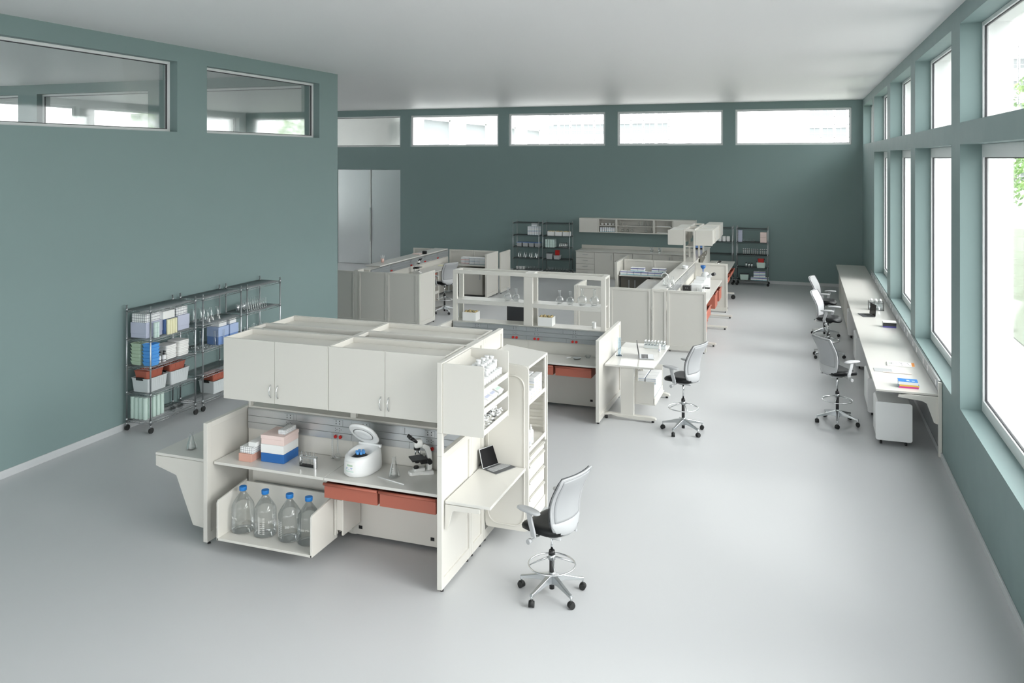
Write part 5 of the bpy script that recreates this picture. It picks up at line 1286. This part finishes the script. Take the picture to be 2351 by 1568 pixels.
for k,x in enumerate((-5.95,-5.77,-5.62,-5.12)): at_lab(roundf(.20,.055,.016),'rf6',(x,28.58,1.601),ORD[k]+' round flask from the left on the lower wall shelf','round flasks lower wall shelf')
at_lab(erlen(.17,.05,.018),'er6',(-4.93,28.58,1.601),'lone conical flask at the right end of the lower wall shelf')
for k,z in enumerate((1.601,1.831)):
    o=B(-.24,.24,-.08,.08,0,.018).build('flat_tray','white',loc=(-4.5,28.58,z),bev=.003); tag(o,('lower' if k==0 else 'upper')+' flat white tray in the open wall cabinet','tray')
for k,u in enumerate((1496,1515)):
    def hold():
        t=thing('glass_holder','','holder'); m=MB()
        for a in(-.045,.045):
            for b in(-.045,.045): m.cyl(a,b,0,.17,.006,n=6)
        m.build('holder_rods','chrome',t); MB().box(-.05,.05,-.05,.05,.0,.012).build('holder_base','steel',t); MB().lathe([(.035,.02),(.038,.15),(.03,.15),(.03,.02)],n=14).build('holder_glass','labglass',t); MB().tube([(-.045,-.045,.12),(0,-.045,.09),(.045,-.045,.17)],.005,n=5).build('holder_clip','chrome',t); return t
    at_lab(hold,'hold',(at(u,578,y=28.3).x,28.3,.956),('left','right')[k]+' small chrome glass holder on the back wall worktop','chrome glass holders')
# far left bench
def swabcup():
    t=thing('pink_cup','pink cup of white swabs on the ledge shelf','cup'); MB().lathe([(.04,0),(.045,.10),(.042,.10),(.037,.005)],n=18).build('cup_body','pink',t)
    for k in range(6):
        a=k*1.05; e=MB().tube([(.01*math.cos(a),.01*math.sin(a),.02),(.055*math.cos(a),.055*math.sin(a),.17+.01*(k%3))],.005,n=6).build('swab','white',t)
    return t
p=at(878,602,z=1.361); place(swabcup,'pink cup of white swabs on the ledge shelf',p)
p=at(975,583,z=1.361); o=B(-.06,.06,-.04,.04,0,.09).build('black_box','black',loc=tuple(p),bev=.004); tag(o,'small black box on the ledge shelf of the far left bench','box')
o=B(-.12,.12,-.09,.09,0,.02).build('flat_case','pinklight',loc=(p.x-.2,p.y-.1,1.361),bev=.003); tag(o,'flat pink and blue case beside the small black box','case')
p=at(1003,613,z=.96); o=B(-.15,.15,-.11,.11,0,.008).build('notebook','cream',loc=(-10.2,22.7,.961),rz=.2,bev=.002); tag(o,'pale notebook lying on the far left worktop behind the chair','notebook')
for k in range(4):
    at_lab(carton('red_dot_carton','cartonred',.13,.20,.10),'rc',(-9.80+.135*(k%2),23.38,.961+.102*(k//2)),('left','right')[k%2]+' white and red carton, '+('bottom','top')[k//2]+' row on the far left cross worktop','white and red cartons')
for k in range(6):
    at_lab(carton('grey_carton','cartonthin',.165,.20,.10),'gcn',(-9.50+.17*(k%3),23.36,.961+.102*(k//3)),('left','middle','right')[k%3]+' grey-blue carton, '+('bottom','top')[k//3]+' row on the far left cross worktop','grey-blue cartons')
# far right bench
GCC='blue-striped cartons on the cross worktop'
for k in range(6): at_lab(cb,'cb',(-4.70+.195*k,22.80,.951),ORD[k]+' blue-striped carton from the left, bottom row on the cross worktop',GCC)
for k,x in enumerate((-4.42,-4.225,-3.83,-3.635)): at_lab(cb,'cb',(x,22.86,.951+.097),ORD[k]+' blue-striped carton from the left, top row on the cross worktop',GCC)
p=at(1528,655,z=1.336); place(beaker(.15,.06),'large glass beaker at the near end of the glossy spine shelf',(p.x,p.y,1.336))
for k,(u,v) in enumerate(((1536,660),(1544,652))):
    p=at(u,v,z=1.336); at_lab(cylinder_grad(.19,.035,name='glass_jar'),'gj',(p.x,p.y,1.336),('nearer','further')[k]+' glass jar on the glossy spine shelf','glass jars on the spine shelf')
p=at(1528,648,z=1.336); o=MB().tube([(-.10,0,.0+.13),(-.07,0,.20),(0,0,.215),(.05,0,.17),(.06,0,.10)],.010,n=8).build('wash_tube','white',loc=(p.x,p.y,1.336)); tag(o,'curved white tube rising from the glass beaker','tube')
p=at(1573,617,z=1.336)
for k in range(2):
    at_lab(lambda: tag(MB().lathe([(.06,0),(.08,.05),(.075,.05),(.055,.004)],n=20).build('white_dish','white'),'','dish'),'wd',(p.x,p.y+.03*k,1.336+.03*k),('lower','upper')[k]+' of two stacked white dishes on the spine shelf','white dishes on the spine shelf')
def poster():
    t=thing('picture_panel','colourful picture panel in pink and blue under the overhead rack','picture'); B(-.14,.14,-.01,.01,0,.36).build('panel_face','poster',t); B(-.15,.15,-.012,.012,-.0,.012).build('panel_foot','black',t); return t
place(poster,'colourful picture panel in pink and blue under the overhead rack',(at(1608,575,y=26.3).x-.04,26.3,1.336))
p=at(1558,662,z=.88)
def blackbox():
    t=thing('power_supply','','box'); B(-.10,.10,-.08,.08,0,.20).build('supply_body','black',t,bev=.004); B(-.03,-.005,-.082,-.08,.14,.15).build('indicator','greyplastic',t); B(.012,.035,-.082,-.08,.14,.15).build('indicator','greyplastic',t); return t
place(blackbox,'black cube-shaped box on the far right worktop by the rail',(-2.66,20.45,.881))
def instrument():
    t=thing('inverted_microscope','large white stepped inverted microscope','microscope')
    B(-.18,.10,-.30,.0,0,.20).build('power_block','white',t,bev=.012); B(-.14,.13,.0,.14,0,.26).build('rear_block','white',t,bev=.01); B(-.10,.16,.14,.28,0,.33).build('body_block','white',t,bev=.01)
    MB().lathe([(.12,.0),(.12,.30),(.09,.40),(.05,.44)],x=.12,y=.28,n=20,cap1=True).build('head','white',t)
    MB().tube([(.19,.22,.33),(.30,.16,.40)],.045,n=14).build('eyepiece_tube','white',t); MB().tube([(.28,.17,.385),(.37,.12,.43)],.040,n=14).build('eyepiece','black',t)
    MB().lathe([(.01,.44),(.012,.50),(.06,.55),(.065,.60),(.055,.60),(.01,.52)],x=.06,y=.30,n=18).build('lamp_cone','blue',t)
    B(.02,.24,-.10,.10,.14,.17).build('stage','white',t,bev=.004); B(-.05,.28,-.26,-.14,.10,.125).build('stage_plate','black',t); 
    for k in range(4): B(.0+.05*k,.012+.05*k,-.36,-.32,0,.14).build('pipette','white',t)
    return t
place(instrument,'large white stepped inverted microscope on the far right worktop',(-2.42,20.95,.881))
p=at(1637,640,z=.88); o=MB(); o.box(-.20,.20,-.14,.14,0,.006).box(-.20,-.195,-.14,.14,.006,.03).box(.195,.20,-.14,.14,.006,.03).box(-.2,.2,-.14,-.135,.006,.03).box(-.2,.2,.135,.14,.006,.03); o=o.build('white_tray','white',loc=(p.x,p.y,.881)); tag(o,'shallow white tray on the far right worktop before the divider','tray')
p=at(1622,636,z=.88); o=MB().tube([(0,-.04,.04),(0,.04,.04)],.04,n=16).build('tape_roll','black',loc=(p.x,p.y-.1,.881),rz=.6); tag(o,'black roll left of the shallow white tray','roll')
# window bench
place(laptop(.36,.24,95,'darkgrey'),'open black laptop on the window bench before the bottle rack',(1.40,18.87,.881),math.radians(-76))
def brack():
    t=thing('bottle_stand','black wire stand of clear bottles on the window bench','stand'); m=MB()
    for z in(.01,.17):
        m.tube([(-.15,-.10,z),(.15,-.10,z),(.15,.10,z),(-.15,.10,z)],.005,n=6,closed=True)
    for a in(-.15,.15):
        for b in(-.10,.10): m.tube([(a,b,0),(a,b,.19)],.005,n=6)
    m.build('wire_frame','black',t); return t
bp=(1.53,19.62,.881); place(brack,'black wire stand of clear bottles on the window bench',bp)
for r in range(2):
    for k in range(3):
        def wb():
            t=thing('clear_bottle','','bottle'); MB().lathe([(.038,0),(.04,.16),(.03,.19),(.02,.20)],n=18).build('bottle_body','labglass',t); MB().lathe([(.022,.20),(.022,.225),(.01,.23)],n=14,cap1=True).build('bottle_cap','white',t); return t
        at_lab(wb,'wbt',(bp[0]-.09+.09*k,bp[1]-.05+.10*r,.884),('front','back')[r]+' row, '+ORD[k]+' clear bottle from the left in the black wire stand','clear bottles in the black wire stand')
def book(w,d,h,cover,pages='paper',spine=None):
    def f():
        t=thing('book','','book'); B(-w/2,w/2,-d/2,d/2,0,.003).build('cover',cover,t); B(-w/2+.002,w/2-.004,-d/2+.003,d/2-.003,.003,h-.003).build('pages',pages,t); B(-w/2,w/2,-d/2,d/2,h-.003,h).build('cover',cover,t); B(-w/2,w/2,-d/2-.001,-d/2+.003,0,h).build('spine',spine or cover,t); return t
    return f
q=at(2087,892,z=.88); bz=.881; q=Vector((q.x,q.y+.10,0))
place(book(.26,.19,.022,'skyblue','paper','magenta'),'bottom book of the bright stack on the window bench, pink spine',(q.x,q.y,bz),-.02)
place(book(.26,.19,.024,'blue','paper','yellow'),'middle book of the bright stack on the window bench, yellow spine',(q.x+.005,q.y,bz+.023),0)
o=place(book(.26,.20,.040,'capblue','paper','white'),'top blue book of the bright stack on the window bench',(q.x-.005,q.y+.005,bz+.048),-.03)
w_=MB(); w_.box(-.02,.03,-.04,-.02,.0401,.0412).box(-.02,.02,.0,.02,.0401,.0412).box(.05,.09,-.03,.0,.0401,.0412); w_.build('cover_print','white',o)
def magazine():
    t=thing('magazine','','magazine'); B(-.20,.20,-.13,.13,0,.018).build('pages','paper',t,bev=.002); B(.155,.198,-.128,.128,.018,.0192).build('cover_strip','orange',t)
    random.seed(9); m=MB()
    for k in range(16):
        x=random.uniform(-.17,.12); y=random.uniform(-.11,.09); m.prism([(x,y),(x+random.uniform(.01,.04),y+random.uniform(-.01,.01)),(x+random.uniform(.02,.04),y+.02),(x,y+.015)],.018,.0188)
    m.build('cover_print','black',t)['kind']='stuff'; B(-.18,-.15,-.10,.05,.018,.0189).build('cover_mark','sage',t); return t
p=at(2068,838,z=.88); place(magazine,'white magazine with orange strip and black print on the window bench',(p.x,p.y,.881),-.08)
p=at(2027,850,z=.88); o=B(-.13,.13,-.10,.10,0,.006).build('grey_folder','greyplastic',loc=(p.x,p.y,.881),bev=.002); tag(o,'flat grey folder on the window bench near the magazine','folder')
p=at(2040,855,z=.88); o=B(-.20,.20,-.012,.012,0,.003).build('ruler','pinklight',loc=(p.x+.12,p.y-.02,.8875),rz=-.04); tag(o,'thin pale ruler beside the flat grey folder','ruler')
q=at(2047,744,z=.88)
for k,(c,h) in enumerate((('purple',.03),('darkgrey',.03),('black',.028),('paper',.02))): 
    place(book(.24,.18,h,c),['bottom purple','second dark','third black','top white'][k]+' book of the small stack near the window rail',(1.62,17.72,.881+[0,.031,.062,.091][k]),.02*(k-1))
# ================================================================ OUTSIDE
def facade_tower(label,x0,x1,y0,y1,z1,fh=3.5,bay=1.9,sides=('s',),winz=1.45,off=1.15):
    "white panelled office tower with strip windows"
    t=thing('office_tower',label,'building',((x0+x1)/2,(y0+y1)/2,-.3))
    B(x0,x1,y0,y1,-.3,z1).build('tower_body','facade',t,w=True)
    J=MB(); G=MB(); F=MB()
    nf=int((z1+.3)/fh)
    if 's' in sides:
        y=y0
        for k in range(nf+1): J.box(x0,x1,y-.04,y,-.3+k*fh+.9,-.3+k*fh+.96); J.box(x0,x1,y-.04,y,-.3+k*fh+3.1,-.3+k*fh+3.16)
        n=int((x1-x0)/bay)
        for i in range(n+1): J.box(x0+i*bay-.03,x0+i*bay+.03,y-.04,y,-.3,z1)
        for k in range(nf):
            z=-.3+k*fh+off
            for i in range(n):
                a=x0+i*bay+.25; b=a+bay-.5
                G.box(a,b,y-.05,y,z,z+winz); F.box((a+b)/2-.03,(a+b)/2+.03,y-.08,y-.05,z,z+winz); F.box(a,b,y-.08,y-.05,z+winz*.35,z+winz*.35+.05); F.box(a-.12,b+.12,y-.25,y,z+winz,z+winz+.35)
    if 'e' in sides:
        x=x1; n=int((y1-y0)/1.3)
        for k in range(nf):
            z=-.3+k*fh+off
            J.box(x,x+.04,y0,y1,z+2.0,z+2.06); J.box(x,x+.04,y0,y1,z-.3,z-.24)
            for i in range(n): G.box(x,x+.05,y0+i*1.3+.3,y0+i*1.3+1.0,z,z+winz)
    o=G.build('tower_windows','faceglass',t,w=True); o['kind']='stuff'; o=J.build('panel_joints','facjoint',t,w=True); o['kind']='stuff'; o=F.build('window_frames','facade',t,w=True); o['kind']='stuff'
    return t
r=lambda u:(at(u,300,y=150))
xa=at(1245,300,y=140).x; xb=at(1545,300,y=140).x
facade_tower('white panelled tower outside the back windows, corner seen',xa-12,xb,140,140+62,31,sides=('s','e'),fh=3.35,bay=2.15,winz=1.7,off=2.0)
facade_tower('white panelled tower outside towards the right windows',at(1855,300,y=150).x,at(1855,300,y=150).x+62,150,180,24,sides=('s',),fh=3.55,bay=2.1,winz=1.5,off=1.06)
# courtyard wing
t=thing('courtyard_wing','white courtyard wing with large windows outside the back wall','building',(-22,40,-.3))
ops=[]
for a in(31.4,36.0,40.6,45.2): ops+=[(a,a+3.6,1.0,4.3),(a,a+3.6,4.7,5.95)]
m=MB(); wall_with_openings(m,'x',-15.5,-15.0,29.3,49.5,-.3,8.5,ops); m.build('wing_wall','white_wall',t,w=True)
for i,(a,b,z0,z1) in enumerate(ops):
    f=MB(); f.box(-15.45,-15.38,a,a+.08,z0,z1).box(-15.45,-15.38,b-.08,b,z0,z1).box(-15.45,-15.38,a,b,z0,z0+.08).box(-15.45,-15.38,a,b,z1-.08,z1); f=f.build('wing_window','frame_white',t,w=True); B(-15.43,-15.41,a+.08,b-.08,z0+.08,z1-.08).build('pane','faceglass',f,w=False) if False else B(-15.43,-15.41,a+.08,b-.08,z0+.08,z1-.08).build('wing_pane','faceglass',t,w=True)
B(-28.6,-15.5,35.6,35.8,.5,6.2).build('wing_partition','white_wall',t,w=True); B(-16.7,-14.7,29.3,49.5,6.2,6.5).build('wing_eave','white_wall',t,w=True)
B(-29,-15.5,29.3,49.5,-.3,.5).build('wing_body','white_wall',t,w=True); B(-29,-16.6,29.3,49.5,6.2,8.5).build('wing_roof','white_wall',t,w=True); B(-29,-28.6,29.3,49.5,.5,6.2).build('wing_back','white_wall',t,w=True)
# block to the west, placed to brighten the steel doors' reflection
t=thing('white_block','plain white building seen through the side room windows','building',(-44,10,-.3)); B(-50,-38,-20,70,-.3,7.2).build('block_body','white_wall',t,w=True)
for k in range(14):
    B(-38,-37.95,-18+6*k,-14+6*k,1.2,5.2).build('block_window','faceglass',t,w=True)
# trees by the right windows
def tree(label,x,y,h,R,mat,seed,n=1500):
    random.seed(seed); t=thing('leafy_tree',label,'tree',(x,y,-.3),group='trees outside the right windows')
    tr=MB(); tr.tube([(0,0,0),(.1,.05,h*.35),(0,.1,h*.7)],.12,n=8,r2=.05)
    for k in range(6):
        a=k*1.05; tr.tube([(0,.05,h*.35+.2*k),(math.cos(a)*R*.6,math.sin(a)*R*.6,h*.55+.25*k)],.04,n=6,r2=.015)
    tr.build('trunk','bark',t); m=MB()
    for k in range(n):
        while True:
            a,b,c=[random.uniform(-1,1) for _ in range(3)]
            if .35<a*a+b*b+c*c<1: break
        clump=.12*math.sin(a*9)*math.cos(b*8)
        px,py,pz=a*R*(1+clump),b*R*(1+clump),h*.68+c*h*.36
        s=random.uniform(.06,.13); d=Vector([random.uniform(-1,1) for _ in range(3)]).normalized(); e=d.orthogonal().normalized(); f=d.cross(e)
        P=Vector((px,py,pz)); m.add([tuple(P-e*s),tuple(P+f*s*.45),tuple(P+e*s),tuple(P-f*s*.45+d*.01)],[(0,1,2,3)],1 if random.random()<.3 else 0)
    o=m.build('foliage',[mat,'leaflight'],t); o['kind']='stuff'
    return t
tree('bushy green tree nearest the right windows',7.9,30.0,7.3,2.1,'leaf',1,2600)
tree('second green tree outside the right windows, further away',7.6,41.0,6.9,2.2,'leaf',2,2200)
tree('third green tree outside, seen through the lower right window',8.2,24.0,5.2,2.0,'leaf',4,1800)
struct('lawn',B(5.0,30,18,60,-.3,-.27),'grass')
